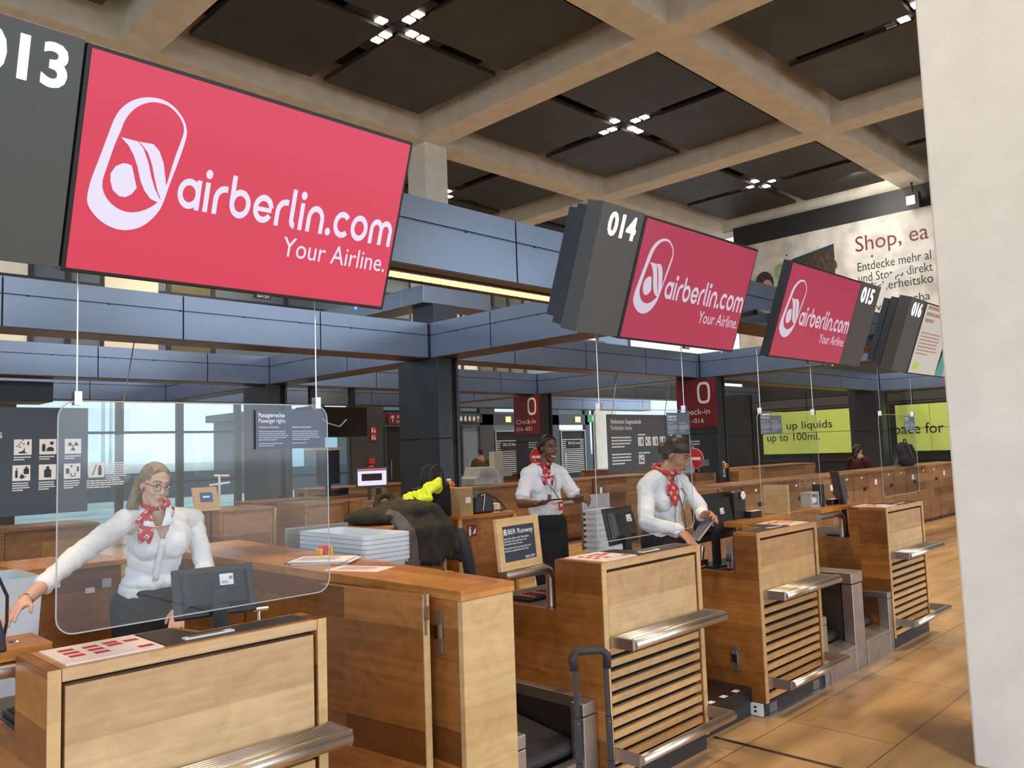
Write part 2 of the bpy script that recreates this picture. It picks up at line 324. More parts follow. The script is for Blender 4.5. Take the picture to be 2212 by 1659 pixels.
# ---------------------------------------------------------------- mesh builder
V = Vector
_font_cache = {}
def text_geo(s, bold=0.0):
    key = (s, bold)
    if key not in _font_cache:
        cu = bpy.data.curves.new('t', 'FONT'); cu.body = s; cu.resolution_u = 3; cu.offset = bold
        ob = bpy.data.objects.new('t', cu)
        me = bpy.data.meshes.new_from_object(ob)
        vs = [(v.co.x, v.co.y) for v in me.vertices]; fs = [tuple(p.vertices) for p in me.polygons]
        bpy.data.objects.remove(ob); bpy.data.curves.remove(cu); bpy.data.meshes.remove(me)
        _font_cache[key] = (vs, fs)
    return _font_cache[key]
class MB:
    def __init__(s): s.v = []; s.f = []; s.mi = []; s.cur = 0
    def mt(s, i): s.cur = i; return s
    def add(s, vs, fs):
        n = len(s.v); s.v += [V(p) for p in vs]
        for f in fs: s.f.append([n+i for i in f]); s.mi.append(s.cur)
        return s
    def box(s, x0, x1, y0, y1, z0, z1):
        vs = [(x, y, z) for z in (z0, z1) for y in (y0, y1) for x in (x0, x1)]
        return s.add(vs, [(0, 2, 3, 1), (4, 5, 7, 6), (0, 1, 5, 4), (2, 6, 7, 3), (0, 4, 6, 2), (1, 3, 7, 5)])
    def obox(s, o, ux, uy, uz, a, b, c):
        """box from corner o along unit-ish axes with lengths a,b,c"""
        o, ux, uy, uz = V(o), V(ux), V(uy), V(uz)
        vs = [o+ux*(a*i)+uy*(b*j)+uz*(c*k) for k in (0, 1) for j in (0, 1) for i in (0, 1)]
        return s.add(vs, [(0, 2, 3, 1), (4, 5, 7, 6), (0, 1, 5, 4), (2, 6, 7, 3), (0, 4, 6, 2), (1, 3, 7, 5)])
    def quad(s, *p): return s.add(p, [tuple(range(len(p)))])
    def plate(s, o, ux, uy, pts, th=0.0):
        """2-D polygon in the plane (o,ux,uy), thickness th behind it"""
        o, ux, uy = V(o), V(ux), V(uy); n = ux.cross(uy).normalized()
        a = [o+ux*x+uy*y for x, y in pts]
        if not th: return s.add(a, [tuple(range(len(a)))])
        k = len(a); b = [p-n*th for p in a]
        return s.add(a+b, [tuple(range(k)), tuple(range(2*k-1, k-1, -1))]+[(i, k+i, k+(i+1) % k, (i+1) % k) for i in range(k)])
    def tube(s, pts, r, n=10, cap=True):
        pts = [V(p) for p in pts]; rs = r if isinstance(r, (list, tuple)) else [r]*len(pts)
        rings = []; up = None
        for i, p in enumerate(pts):
            d = (pts[min(i+1, len(pts)-1)]-pts[max(i-1, 0)]).normalized()
            if up is None or abs(up.dot(d)) > 0.95:
                up = V((0, 0, 1)) if abs(d.z) < 0.9 else V((0, 1, 0))
            a = d.cross(up).normalized(); b = a.cross(d).normalized(); up = b
            rings.append([p+a*(rs[i]*math.cos(t))+b*(rs[i]*math.sin(t)) for t in [2*math.pi*k/n for k in range(n)]])
        vs = [q for rg in rings for q in rg]; fs = []
        for i in range(len(pts)-1):
            for k in range(n):
                k2 = (k+1) % n; fs.append((i*n+k, i*n+k2, (i+1)*n+k2, (i+1)*n+k))
        if cap: fs += [tuple(range(n-1, -1, -1)), tuple((len(pts)-1)*n+k for k in range(n))]
        return s.add(vs, fs)
    def lathe(s, o, prof, n=20, axis=(0, 0, 1)):
        o = V(o); ax = V(axis).normalized(); a = ax.orthogonal().normalized(); b = ax.cross(a)
        vs = []; fs = []
        for r, h in prof: vs += [o+ax*h+a*(r*math.cos(2*math.pi*k/n))+b*(r*math.sin(2*math.pi*k/n)) for k in range(n)]
        for i in range(len(prof)-1):
            for k in range(n): fs.append((i*n+k, i*n+(k+1) % n, (i+1)*n+(k+1) % n, (i+1)*n+k))
        fs += [tuple(range(n-1, -1, -1)), tuple((len(prof)-1)*n+k for k in range(n))]
        return s.add(vs, fs)
    def ball(s, c, r, nu=14, nv=9):
        r = r if isinstance(r, (tuple, list)) else (r, r, r); c = V(c); vs = []; fs = []
        for j in range(nv+1):
            t = math.pi*j/nv
            for k in range(nu): vs.append(c+V((r[0]*math.sin(t)*math.cos(2*math.pi*k/nu), r[1]*math.sin(t)*math.sin(2*math.pi*k/nu), r[2]*math.cos(t))))
        for j in range(nv):
            for k in range(nu): fs.append((j*nu+k, (j+1)*nu+k, (j+1)*nu+(k+1) % nu, j*nu+(k+1) % nu))
        return s.add(vs, fs)
    def text(s, t, o, ux, uy, size, width=None, align='l', bold=0.0):
        vs, fs = text_geo(t, bold); o, ux, uy = V(o), V(ux).normalized(), V(uy).normalized()
        xs = [v[0] for v in vs]; x0, x1 = min(xs), max(xs)
        kx = size if width is None else width/(x1-x0)
        off = -x0*kx if align == 'l' else (-(x0+x1)/2*kx if align == 'c' else -x1*kx)
        return s.add([o+ux*(v[0]*kx+off)+uy*(v[1]*size) for v in vs], fs)
    def lines(s, o, ux, uy, w, n, pitch, th, seed=0, last=0.6):
        """rows of unreadable small print: broken dashes"""
        rg = random.Random(seed); o, ux, uy = V(o), V(ux).normalized(), V(uy).normalized()
        for i in range(n):
            L = w*(last if i == n-1 else rg.uniform(0.88, 1.0)); x = 0
            while x < L-0.001:
                k = min(rg.uniform(0.06, 0.17)*w, L-x)
                s.plate(o-uy*(i*pitch), ux, uy, [(x, 0), (x+k, 0), (x+k, th), (x, th)]); x += k+0.014*w
        return s
    def arc(s, o, ux, uy, c, R, w, a0, a1, n=None, asp=1.0):
        n = n or max(3, int(abs(a1-a0)/12)); p = []
        o, ux, uy = V(o), V(ux), V(uy)
        for k in range(n+1):
            t = math.radians(a0+(a1-a0)*k/n)
            for r in (R, R-w): p.append(o+ux*(c[0]+r*asp*math.cos(t))+uy*(c[1]+r*math.sin(t)))
        return s.add(p, [(2*k, 2*k+2, 2*k+3, 2*k+1) for k in range(n)])
    def rect(s, o, ux, uy, x0, x1, y0, y1): return s.plate(o, ux, uy, [(x0, y0), (x1, y0), (x1, y1), (x0, y1)])
    def build(s, name, mats, parent=None, bevel=0.0, smooth=False, seg=2, origin=None):
        mats = mats if isinstance(mats, (list, tuple)) else [mats]
        base = V((0, 0, 0))
        if parent is not None:
            q = parent
            while q is not None: base = base+q.location; q = q.parent
        loc = V(origin)-base if origin is not None else V((0, 0, 0))
        me = bpy.data.meshes.new(name)
        me.from_pydata([tuple(p-base-loc) for p in s.v], [], s.f)
        for m in mats: me.materials.append(M[m])
        me.polygons.foreach_set('material_index', s.mi)
        if smooth: me.polygons.foreach_set('use_smooth', [True]*len(me.polygons))
        me.update()
        o = bpy.data.objects.new(name, me); COL.objects.link(o)
        o.location = loc
        if parent is not None: o.parent = parent
        if bevel:
            b = o.modifiers.new('bevel', 'BEVEL'); b.width = bevel; b.segments = seg; b.limit_method = 'ANGLE'; b.angle_limit = math.radians(40)
        return o
def thing(name, label, cat, loc=(0, 0, 0), group=None):
    o = bpy.data.objects.new(name, None); COL.objects.link(o); o.location = loc; o.empty_display_size = 0.1
    return tag(o, label, cat, group)
def tag(o, label, cat, group=None, kind=None):
    if label: o['label'] = label
    if cat: o['category'] = cat
    if group: o['group'] = group
    if kind: o['kind'] = kind
    return o
def struct(o, label=None):
    o['kind'] = 'structure'
    if label: o['label'] = label
    return o
def copy_tree(o, parent=None):
    c = o.copy(); COL.objects.link(c); c.parent = parent
    for ch in list(o.children): copy_tree(ch, c)
    return c
def B(x0, x1, y0, y1, z0, z1): return MB().box(x0, x1, y0, y1, z0, z1)
X, Y, Z = V((1, 0, 0)), V((0, 1, 0)), V((0, 0, 1))
# ================================================================ setting
struct(B(-14, 27, -14, 21, -0.1, 0).build('floor', 'travertine'))
struct(B(-70, 90, 21.3, 140, -0.4, -0.15).build('floor', 'asphalt'), 'grey apron outside behind the far glass front')
HC = 9.25; GX = [5.6+7*k for k in range(-2, 4)]; GY = [1.14+7*k for k in range(-2, 4)]; BW = 0.35
cm = MB()
for x in GX: cm.box(x-BW, x+BW, -14, 23, HC, HC+1.1)
for y in GY: cm.box(-14, 27, y-BW, y+BW, HC+0.001, HC+1.1)
cm.mt(1); cm.box(-14, 27, -14, 23, HC+1.1, HC+1.3)
ceil = struct(cm.build('ceiling', ['concrete', 'void_black']))
for i in range(len(GX)-1):
    for j in range(len(GY)-1):
        x0, x1, y0, y1 = GX[i]+BW, GX[i+1]-BW, GY[j]+BW, GY[j+1]-BW
        if x1 < 5 and y1 < 5: continue
        xm, ym = (x0+x1)/2, (y0+y1)/2; g = 0.42; sl = 0.16; zp = HC+0.34
        for (a, b) in ((x0+g, xm-sl), (xm+sl, x1-g)):
            for (c, d) in ((y0+g, ym-sl), (ym+sl, y1-g)):
                p = MB(); p.box(a, b, c, d, zp, zp+0.10)
                p.box(a+0.4, b-0.4, c+0.5, d-0.5, zp+0.10, zp+0.3)
                p.build('ceiling_panel', 'ceiling_mesh', ceil)
# downlight clusters in the cross slots
_cl = ['cluster of downlights in the coffer above the left red screen', 'cluster of downlights in the coffer above sign 014',
       'cluster of downlights in the coffer above the red screen of 015', 'cluster of downlights half hidden behind the concrete pillar']
def downlights(xm, ym, label, lit):
    t = thing('downlight_cluster', label, 'ceiling light', (xm, ym, HC+0.36), 'downlight clusters in the coffered ceiling')
    z = HC+0.36
    b = MB(); b.box(xm-1.1, xm+1.1, ym-0.10, ym+0.10, z+0.03, z+0.07); b.box(xm-0.10, xm+0.10, ym-1.1, ym+1.1, z+0.025, z+0.075)
    b.build('mounting_rail', 'black_gap', t)
    for k, (dx, dy) in enumerate(((0.36, 0), (-0.36, 0), (0, 0.36), (0, -0.36), (0.62, 0), (0, 0.62), (0, -0.62))):
        m = 'lamp_white' if k < 4 else ('lamp_amber' if lit and k in (4, 5) else ('lamp_warm' if k == 6 and lit else None))
        l = MB(); l.box(xm+dx-0.085, xm+dx+0.085, ym+dy-0.085, ym+dy+0.085, z-0.005, z+0.03)
        if m is None: m = 'steel_dark'
        l.build('lamp', m, t)
        e = MB(); e.box(xm+dx+0.088, xm+dx+0.112, ym+dy-0.10, ym+dy+0.10, z-0.01, z+0.03); e.build('lamp_trim', 'chrome', t)
    l = bpy.data.lights.new('downlight', 'SPOT'); l.energy = 1500; l.color = (1.0, 0.74, 0.45); l.spot_size = math.radians(105); l.spot_blend = 0.5; l.shadow_soft_size = 0.35
    lo = bpy.data.objects.new('downlight', l); COL.objects.link(lo); lo.location = (0, 0, -0.06); lo.parent = t
seen = {(9.1, 11.64): 0, (16.1, 11.64): 1, (23.1, 11.64): 2, (16.1, 4.64): 3, (16.1, 18.64): 4}
for i in range(len(GX)-1):
    for j in range(len(GY)-1):
        xm, ym = (GX[i]+GX[i+1])/2, (GY[j]+GY[j+1])/2
        if xm < -4 or ym < -4 : continue
        key = (round(xm, 2), round(ym, 2))
        lab = {0: 'cluster of downlights in the coffer right above the large left red screen', 1: 'cluster of downlights in the coffer above sign 014',
               2: 'cluster of downlights in the far coffer nearest the banner wall', 3: 'cluster of downlights cut off by the big pale pillar', 4: 'small cluster of downlights behind the pale concrete column'}.get(seen.get(key, -1))
        if lab is None: lab = 'cluster of downlights in a coffer at %s and %s of the hall' % (('the left', 'the middle', 'the right')[min(2, max(0, int((xm+2)//9)))], ('front', 'middle', 'back', 'far back')[min(3, max(0, int((ym+3)//7)))])
        downlights(xm, ym, lab, seen.get(key, 0) in (0, 1))
# concrete columns
def concrete_column(x, y, w, label, m='concrete_light'):
    o = B(x-w/2, x+w/2, y-w/2, y+w/2, 0, HC).build('concrete_column', m, bevel=0.012); struct(o, label); return o
concrete_column(12.78, 15.25, 0.70, 'pale square concrete column rising behind the steel canopy', 'concrete_light')
struct(B(4.60, 5.75, 0.20, 1.367, 0, HC).build('concrete_pillar', 'concrete_light', bevel=0.012), 'huge pale concrete pillar at the right edge')
# steel canopy: lattice of panelled beams on dark columns
def canopy_beam(p0, p1, axis, c, w=0.46, z0=3.0, z1=3.5, seams=(), label=None, n=0):
    m = MB()
    zs = z0+(z1-z0)*0.66
    def bx(a, b, lo, hi, in_):
        if axis == 'x': m.box(a, b, c+in_, c+w-in_, lo, hi)
        else: m.box(c+in_, c+w-in_, a, b, lo, hi)
    cuts = [p0]+[s for s in seams if p0 < s < p1]+[p1]
    m.mt(0)
    for a, b in zip(cuts, cuts[1:]):
        bx(a+0.008, b-0.008, z0+0.012, zs-0.012, 0); bx(a+0.008, b-0.008, zs+0.004, z1, 0)
        bx(a+0.008, b-0.008, zs-0.010, zs-0.005, -0.002)
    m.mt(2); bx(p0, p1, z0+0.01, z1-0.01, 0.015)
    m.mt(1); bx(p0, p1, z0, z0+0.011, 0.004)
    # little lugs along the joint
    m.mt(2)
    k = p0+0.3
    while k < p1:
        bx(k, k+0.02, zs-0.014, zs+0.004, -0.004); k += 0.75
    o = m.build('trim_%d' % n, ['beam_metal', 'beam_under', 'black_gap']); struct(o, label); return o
sx = [7.365+1.75*k+0.46 for k in range(-6, 12)]; sx = [7.365+k*1.75 for k in range(-6, 12)]
canopy_beam(-4, 25.6, 'x', 8.85, seams=[s-0.02 for s in sx], label='long dark canopy beam with panel joints, second from the front', n=1)
canopy_beam(-4, 25.6, 'x', 13.35, seams=[s+0.6 for s in sx], label='third long dark canopy beam, behind the first columns', n=2)
canopy_beam(-4, 25.6, 'x', 17.85, seams=[s+0.2 for s in sx], label='rearmost long dark canopy beam', n=3)
canopy_beam(0.0, 25.6, 'x', 4.42, z0=2.97, z1=3.48, seams=[2.35, 4.6, 7.0, 9.4, 11.8, 14.2], label='front dark canopy beam that carries the numbered signs', n=4)
canopy_beam(4.95, 8.84, 'y', 7.365, seams=[6.1, 7.6], label='dark cross beam running from the front to the first column', n=5)
canopy_beam(9.33, 13.34, 'y', 7.365, seams=[10.9], label='dark cross beam behind the first column', n=6)
canopy_beam(4.95, 8.84, 'y', 14.45, seams=[6.3], label='dark cross beam above the right check-in sign', n=7)
canopy_beam(9.33, 13.34, 'y', 14.45, seams=[11], label='dark cross beam between the two check-in signs', n=8)
canopy_beam(13.83, 17.84, 'y', 14.45, seams=[15.6], label='dark cross beam behind the left check-in sign', n=9)
canopy_beam(4.95, 8.84, 'y', 24.0, seams=[6.9], label='dark cross beam next to the lime boards', n=10)
canopy_beam(13.83, 17.84, 'y', 7.365, seams=[15.6], label='dark cross beam over the rear left', n=11)
canopy_beam(9.33, 13.34, 'y', 0.4, seams=[11.2], label='dark cross beam over the left windows', n=12)
for k, (x0, x1, y0, y1, lb) in enumerate(((-3.0, 3.25, 13.85, 14.7, 'flat dark service box under the canopy at the left edge'), (3.27, 4.0, 13.9, 14.6, 'short dark service box under the canopy beside the longer one'))):
    o = B(x0, x1, y0, y1, 2.66, 2.97).build('trim_%d' % (13+k), 'column_metal', bevel=0.01); struct(o, lb)
# recessed strip lamp in the front beam
t = thing('strip_light', 'long amber strip light under the front canopy beam', 'light', (4.3, 4.6, 2.97))
B(3.35, 5.45, 4.56, 4.72, 2.955, 2.972).build('light_frame', 'steel_dark', t)
m = MB()
for k in range(22): m.box(3.39+k*0.0935, 3.47+k*0.0935, 4.58, 4.70, 2.945, 2.956)
m.build('diffuser', 'strip_light', t)
# upper canopy piece on the first column
m = MB(); m.box(7.40, 8.75, 9.0, 9.5, 3.83, 4.09); m.box(7.40, 7.86, 9.5, 12.6, 3.83, 4.09); m.mt(1); m.box(7.55, 8.0, 8.95, 9.45, 3.5, 3.83)
struct(m.build('trim_16', ['beam_metal', 'column_metal'], bevel=0.008), 'short upper dark beam crossing on top of the first column')
def canopy_column(x, y, label, w=0.40, d=0.90):
    m = MB()
    for z0, z1 in ((0.0, 0.70), (0.715, 1.86), (1.875, 2.998)):
        m.mt(0); m.box(x, x+w*0.62, y, y+d, z0, z1)
        m.mt(0); m.box(x+w*0.88, x+w, y+0.02, y+d, z0, z1)
    m.mt(1); m.box(x+0.02, x+w-0.02, y+0.05, y+d-0.02, 0, 2.998)
    m.mt(2)
    for z in (0.70, 1.86): m.box(x-0.002, x+w*0.9, y-0.002, y+d*0.5, z+0.002, z+0.013)
    return struct(m.build('steel_column', ['column_metal', 'black_gap', 'plinth'], bevel=0.004), label)
canopy_column(7.365, 8.68, 'dark steel column with the yellow emergency stop, middle of the picture')
canopy_column(7.30, 13.3, 'dark steel column seen through the left acrylic screen')
canopy_column(14.30, 13.10, 'dark steel column carrying the check-in sign 026 to 021')
canopy_column(14.30, 8.42, 'dark steel column carrying the check-in sign 011 to 016')
canopy_column(23.4, 8.62, 'dark steel column between the two lime boards', w=0.6, d=0.9)
canopy_column(20.5, 11.2, 'plain dark steel column left of the pick-up board', w=0.5, d=0.8)
# ---------------------------------------------------------------- far glass front (facing us at y = 21)
YB = 21.0
wb = MB()
def band(m, x0, x1, z0, z1, d=0.15): m.box(x0, x1, YB, YB+d, z0, z1)
# dark wall pieces around openings
band(wb, -14, 27.5, 3.35, 3.62); band(wb, -14, 5.2, 0, 3.35)
for x0, x1 in ((14.3, 15.5), (16.9, 18.75), (19.7, 20.35), (21.6, 23.9), (25.5, 25.75)): band(wb, x0, x1, 0, 3.35)
band(wb, 15.5, 25.75, 2.62, 3.0)
band(wb, -14, 27.5, 7.4, HC)
wall_back = struct(wb.build('wall_back', 'facade_dark'))
# windows on the left: mullions, one pane each
def window(n, x0, x1, z0, z1, rails=(), glass='window_glass', fw=0.05):
    m = MB(); m.box(x0, x1, YB+0.02, YB+0.13, z0, z0+fw); m.box(x0, x1, YB+0.02, YB+0.13, z1-fw, z1)
    m.box(x0, x0+fw, YB+0.02, YB+0.13, z0+fw, z1-fw); m.box(x1-fw, x1, YB+0.02, YB+0.13, z0+fw, z1-fw)
    for r in rails: m.box(x0+fw, x1-fw, YB+0.03, YB+0.12, r, r+0.06)
    o = struct(m.build('window_%d' % n, 'facade_dark'))
    g = B(x0+fw, x1-fw, YB+0.07, YB+0.078, z0+fw, z1-fw).build('pane', glass, o); return o
xs = [5.2, 7.55, 9.05, 10.65, 12.2, 13.3, 14.3]
for k in range(6): window(k+1, xs[k], xs[k+1], 0.05, 3.35, rails=(2.42, 1.15), fw=0.09)
window(7, 19.75, 20.35, 0.05, 2.6, glass='smoke_glass'); window(8, 25.75, 26.1, 0.05, 3.3)
for k, (x0, x1) in enumerate(((15.5, 17.0), (17.0, 18.8), (18.8, 20.4), (20.4, 22.0), (22.0, 23.9), (23.9, 25.75))):
    window(9+k, x0, x1, 3.0, 3.36, fw=0.04, glass='smoke_glass' if k != 3 else 'window_glass')
# upper storey seen between the beams
u = MB(); k = 0
cols = [1, 1, 2, 0, 3, 1, 0, 2, 3, 1, 0, 1, 2, 0, 1]
x = 1.0
rg = random.Random(3)
while x < 27:
    w = rg.choice((0.8, 1.2, 1.6, 2.2)); u.mt(rg.choice((0, 1, 1, 3, 3, 2))); u.box(x, x+w-0.12, YB+0.02, YB+0.1, 3.62, 7.4)
    u.mt(4); u.box(x+w-0.12, x+w, YB-0.02, YB+0.12, 3.62, 7.4); x += w
u.mt(2); u.box(7.15, 8.45, YB-0.05, YB+0.02, 3.62, 7.4)
u.mt(5); u.box(9.2, 10.3, YB-0.06, YB+0.0, 5.3, 5.6); u.box(11.2, 12.9, YB-0.06, YB, 6.5, 6.8)
u.mt(4)
for z in (4.4, 5.2, 6.0, 6.8): u.box(0.9, 27, YB-0.04, YB+0.03, z, z+0.10)
struct(u.build('wall_back_upper', ['facade_green', 'facade_olive', 'facade_white', 'facade_blue', 'facade_dark', 'purple_light']))
# doors
def door(n, x0, x1, z1, m='facade_blue', rails=False, glass='smoke_glass'):
    f = MB(); f.box(x0, x0+0.05, YB-0.03, YB+0.1, 0, z1); f.box(x1-0.05, x1, YB-0.03, YB+0.1, 0, z1); f.box(x0+0.05, x1-0.05, YB-0.03, YB+0.1, z1-0.05, z1)
    o = struct(f.build('door_%d' % n, 'hinge_grey' if rails else 'facade_dark'))
    B(x0+0.05, x1-0.05, YB+0.03, YB+0.05, 0.02, z1-0.05).build('door_leaf', m, o)
    h = MB(); h.tube([(x0+0.18, YB-0.08, 0.9), (x0+0.18, YB-0.08, 1.5)], 0.015); h.build('door_handle', 'chrome', o)
    if rails:
        s = MB(); z = 0.75
        while z < z1-0.35: s.box(x0+0.08, x1-0.08, YB+0.015, YB+0.029, z, z+0.035); z += 0.075
        s.build('blind_slats', 'terminal_grey', o)
    return o
door(1, 15.55, 16.85, 2.6, 'black_gap'); door(2, 18.8, 19.7, 2.6, 'facade_blue'); door(3, 20.4, 21.6, 2.42, 'black_gap', True); door(4, 23.95, 25.45, 2.42, 'black_gap', True)
for n_, x0, x1 in ((3, 20.75, 21.5), (4, 24.35, 25.05)):
    t = thing('door_sign', 'small black name plate on the %s striped crew door' % ('left' if n_ == 3 else 'right'), 'sign', (x0, YB-0.02, 1.9))
    B(x0-0.03, x1+0.03, YB-0.03, YB-0.01, 1.72, 2.0).build('plate', 'black_gap', t)
    MB().text('ZKS Z3 Pers.' if n_ == 3 else 'ZKS Z3 Crew', (x0, YB-0.034, 1.86), X, Z, 0.13, width=x1-x0).build('lettering', 'white_letter', t)
t = thing('direction_sign', 'dark red departures sign above the left far door', 'sign', (15.7, YB-0.1, 2.66))
B(15.66, 17.1, YB-0.06, YB-0.02, 2.64, 3.0).build('panel', 'sign_red', t)
m = MB(); m.text('Abflug', (16.0, YB-0.065, 2.84), X, Z, 0.15); m.text('Departure', (16.0, YB-0.065, 2.69), X, Z, 0.12)
m.rect((15.83, YB-0.065, 2.72), X, Z, -0.016, 0.016, 0, 0.2); m.plate((15.83, YB-0.065, 2.72), X, Z, [(-0.09, 0.12), (-0.06, 0.12), (0, 0.18), (0.06, 0.12), (0.09, 0.12), (0, 0.22)])
m.build('lettering', 'white_letter', t)
t = thing('pictogram_sign', 'dark strip with white pictograms and arrow above the blue far door', 'sign', (19.2, YB-0.1, 2.75))
B(18.6, 19.75, YB-0.06, YB-0.02, 2.70, 2.97).build('panel', 'board_dark', t)
m = MB()
for k in range(4):
    a = 18.68+k*0.2; m.rect((a, YB-0.065, 2.76), X, Z, 0.02, 0.12, 0, 0.13); m.arc((a+0.07, YB-0.065, 2.91), X, Z, (0, 0), 0.03, 0.03, 0, 360)
a = 19.55; m.rect((a, YB-0.065, 2.73), X, Z, -0.016, 0.016, 0, 0.2); m.plate((a, YB-0.065, 2.73), X, Z, [(-0.09, 0.12), (-0.06, 0.12), (0, 0.18), (0.06, 0.12), (0.09, 0.12), (0, 0.22)])
m.build('pictograms', 'white_letter', t)
t = tag(B(20.95, 21.2, YB-0.05, YB-0.02, 2.72, 2.92).build('lit_panel', 'yellow_lit'), 'small lit yellow panel above the left striped door', 'light panel')
t = tag(B(24.85, 25.15, YB-0.05, YB-0.02, 2.72, 2.94).build('lit_panel', 'yellow_lit'), 'small lit yellow panel above the right striped door', 'light panel')
t = thing('exit_sign', 'green running direction sign with down arrow above the right glass strip', 'sign', (25.9, YB-0.1, 2.7))
B(25.6, 26.05, YB-0.06, YB-0.02, 2.72, 3.02).build('panel', 'green_sign', t)
m = MB(); m.rect((25.9, YB-0.065, 2.78), X, Z, -0.015, 0.015, 0.04, 0.2); m.plate((25.9, YB-0.065, 2.78), X, Z, [(-0.08, 0.08), (0, 0), (0.08, 0.08), (0, 0.04)]); m.build('arrow', 'white_letter', t)
# pale stone piece right of the exit strip
struct(B(26.1, 27.5, YB-0.05, YB+0.15, 0, 3.35).build('wall_stone', 'concrete'))
for z, lab in ((2.36, 'upper small red extinguisher sign beside the departures door'), (2.14, 'lower small red extinguisher sign beside the departures door')):
    t = thing('fire_sign', lab, 'sign', (15.1, YB-0.05, z))
    B(15.0, 15.2, YB-0.04, YB-0.01, z, z+0.2).build('plate', 'red_paint', t)
    m = MB(); m.rect((15.0, YB-0.045, z), X, Z, 0.03, 0.08, 0.03, 0.16); m.plate((15.0, YB-0.045, z), X, Z, [(0.11, 0.03), (0.17, 0.03), (0.15, 0.16), (0.13, 0.08)]); m.build('pictogram', 'white_letter', t)
t = thing('fire_call_point', 'red fire call point on dark wall left of the first column', 'alarm', (14.95, YB-0.05, 1.3))
B(14.9, 15.1, YB-0.08, YB-0.01, 1.42, 1.6).build('plate', 'red_paint', t); MB().lathe((14.97, YB-0.02, 1.28), [(0.10, 0), (0.10, 0.06), (0.02, 0.08)], axis=(0, -1, 0)).build('bell', 'red_button', t)
# outside: far buildings
def house(n, x0, x1, y, h, label):
    t = thing('building', label, 'building', (x0, y, -0.15))
    B(x0, x1, y, y+8, -0.15, h).build('wall', 'brown_house', t); B(x0-0.6, x1+0.6, y-0.8, y+8, h, h+0.5).build('roof', 'facade_dark', t)
    k = x0+1
    while k < x1-2: B(k, k+1.4, y-0.05, y, 1.0, h-1.0).build('window_pane', 'frost', t); k += 2.6
house(0, 26.5, 50, 48, 4.4, 'flat brown building outside behind the left windows')
for k, (x, y) in enumerate(((16.0, 47), (17.8, 51))):
    t = thing('lamp_post', ('nearer' if k == 0 else 'farther')+' thin outdoor lamp post seen through the left window', 'lamp post', (x, y, -0.15))
    MB().tube([(x, y, -0.15), (x, y, 9)], [0.12, 0.07], n=8).build('pole', 'terminal_grey', t)
    B(x-0.7, x+0.7, y-0.15, y+0.15, 9, 9.15).build('lamp_head', 'terminal_grey', t)
t = tag(B(0, 60, 43, 44, -0.15, 1.2).build('low_wall', 'fence_grey'), 'long low dark wall outside the left windows', 'wall')
# ---------------------------------------------------------------- right end wall with banner and lime boards (x = 25.9)
XW = 25.9
w = MB(); w.box(XW, XW+0.3, -14, 14.2, 0, HC)
wall_right = struct(w.build('wall_right', 'wall_black'))
j = MB()
for z in (0.95, 1.9, 2.75, 3.05):
    j.box(XW-0.012, XW, -8, 14.2, z, z+0.02)
for y in (8.6, 10.2, 11.9, 13.6): j.box(XW-0.011, XW, y, y+0.03, 0, 3.3)
struct(j.build('trim_20', 'void_black'))
struct(B(XW-0.008, XW, 2.0, 14.2, 2.70, 3.05).build('trim_21', 'wall_panel'))
T = -Y
t = thing('shop_banner', 'large stone-look banner with dark red headline, high on the right wall', 'banner', (XW, 9, 4.6))
B(XW-0.06, XW-0.012, 4.0, 14.15, 4.4, 8.52).build('sheet', 'banner_stone', t)
xo = XW-0.066
MB().text('Shop, ea', (xo, 9.95, 7.55), T, Z, 0.70, width=2.16).build('headline', 'maroon_letter', t)
m = MB(); m.text('Entdecke mehr al', (xo, 9.93, 6.92), T, Z, 0.40, width=2.16); m.build('text_line', 'dark_letter', t); m = MB(); m.text('und Stopps direkt', (xo, 9.93, 6.56), T, Z, 0.40, width=2.18); m.build('text_line', 'dark_letter', t); m = MB(); m.text('Sicherheitsko', (xo, 9.60, 6.22), T, Z, 0.40, width=1.84)
m.build('text_line', 'dark_letter', t); m = MB(); m.text('over', (xo, 9.64, 5.60), T, Z, 0.36); m.build('text_line', 'dark_letter', t); m = MB(); m.text('cha', (xo, 8.35, 5.72), T, Z, 0.36); m.build('text_line', 'dark_letter', t)
p = MB(); p.mt(0); p.plate((xo, 13.6, 6.0), T, Z, [(0, 1.15), (1.1, 1.72), (1.4, 1.78), (2.97, 1.98), (2.93, 0.1), (0, 0.1)])
p.mt(4); p.plate((xo-0.004, 13.6, 6.0), T, Z, [(1.35, 1.70), (2.97, 1.97), (2.95, 1.0), (2.2, 0.9), (1.5, 1.5)])
p.mt(1); p.plate((xo-0.008, 11.15, 7.0), T, Z, [(0.42*math.cos(a/16*6.283), 0.52*math.sin(a/16*6.283)) for a in range(16)])
p.mt(2); p.plate((xo-0.012, 11.2, 7.35), T, Z, [((0.62+0.05*math.sin(a*5))*math.cos(a/40*6.283), (0.48+0.05*math.cos(a*7))*math.sin(a/40*6.283)) for a in range(40)])
p.mt(2); p.plate((xo-0.008, 13.2, 7.05), T, Z, [(0.35*math.cos(a/16*6.283)+0.1, 0.45*math.sin(a/16*6.283)) for a in range(16)])
p.mt(1); p.plate((xo-0.012, 13.0, 6.9), T, Z, [(0.20*math.cos(a/16*6.283), 0.3*math.sin(a/16*6.283)) for a in range(16)])
p.mt(3); p.plate((xo-0.006, 12.7, 6.9), T, Z, [(0, 0), (0.45, 0.1), (0.45, 0.8), (0, 0.7)])
p.build('photograph', ['photo_sky', 'photo_skin', 'photo_hair', 'photo_green', 'board_dark'], t)
m = MB(); m.arc((xo-0.002, 8.4, 5.9), T, Z, (0, 0), 0.95, 0.16, 90, 175); m.build('grey_curve', 'terminal_grey', t)
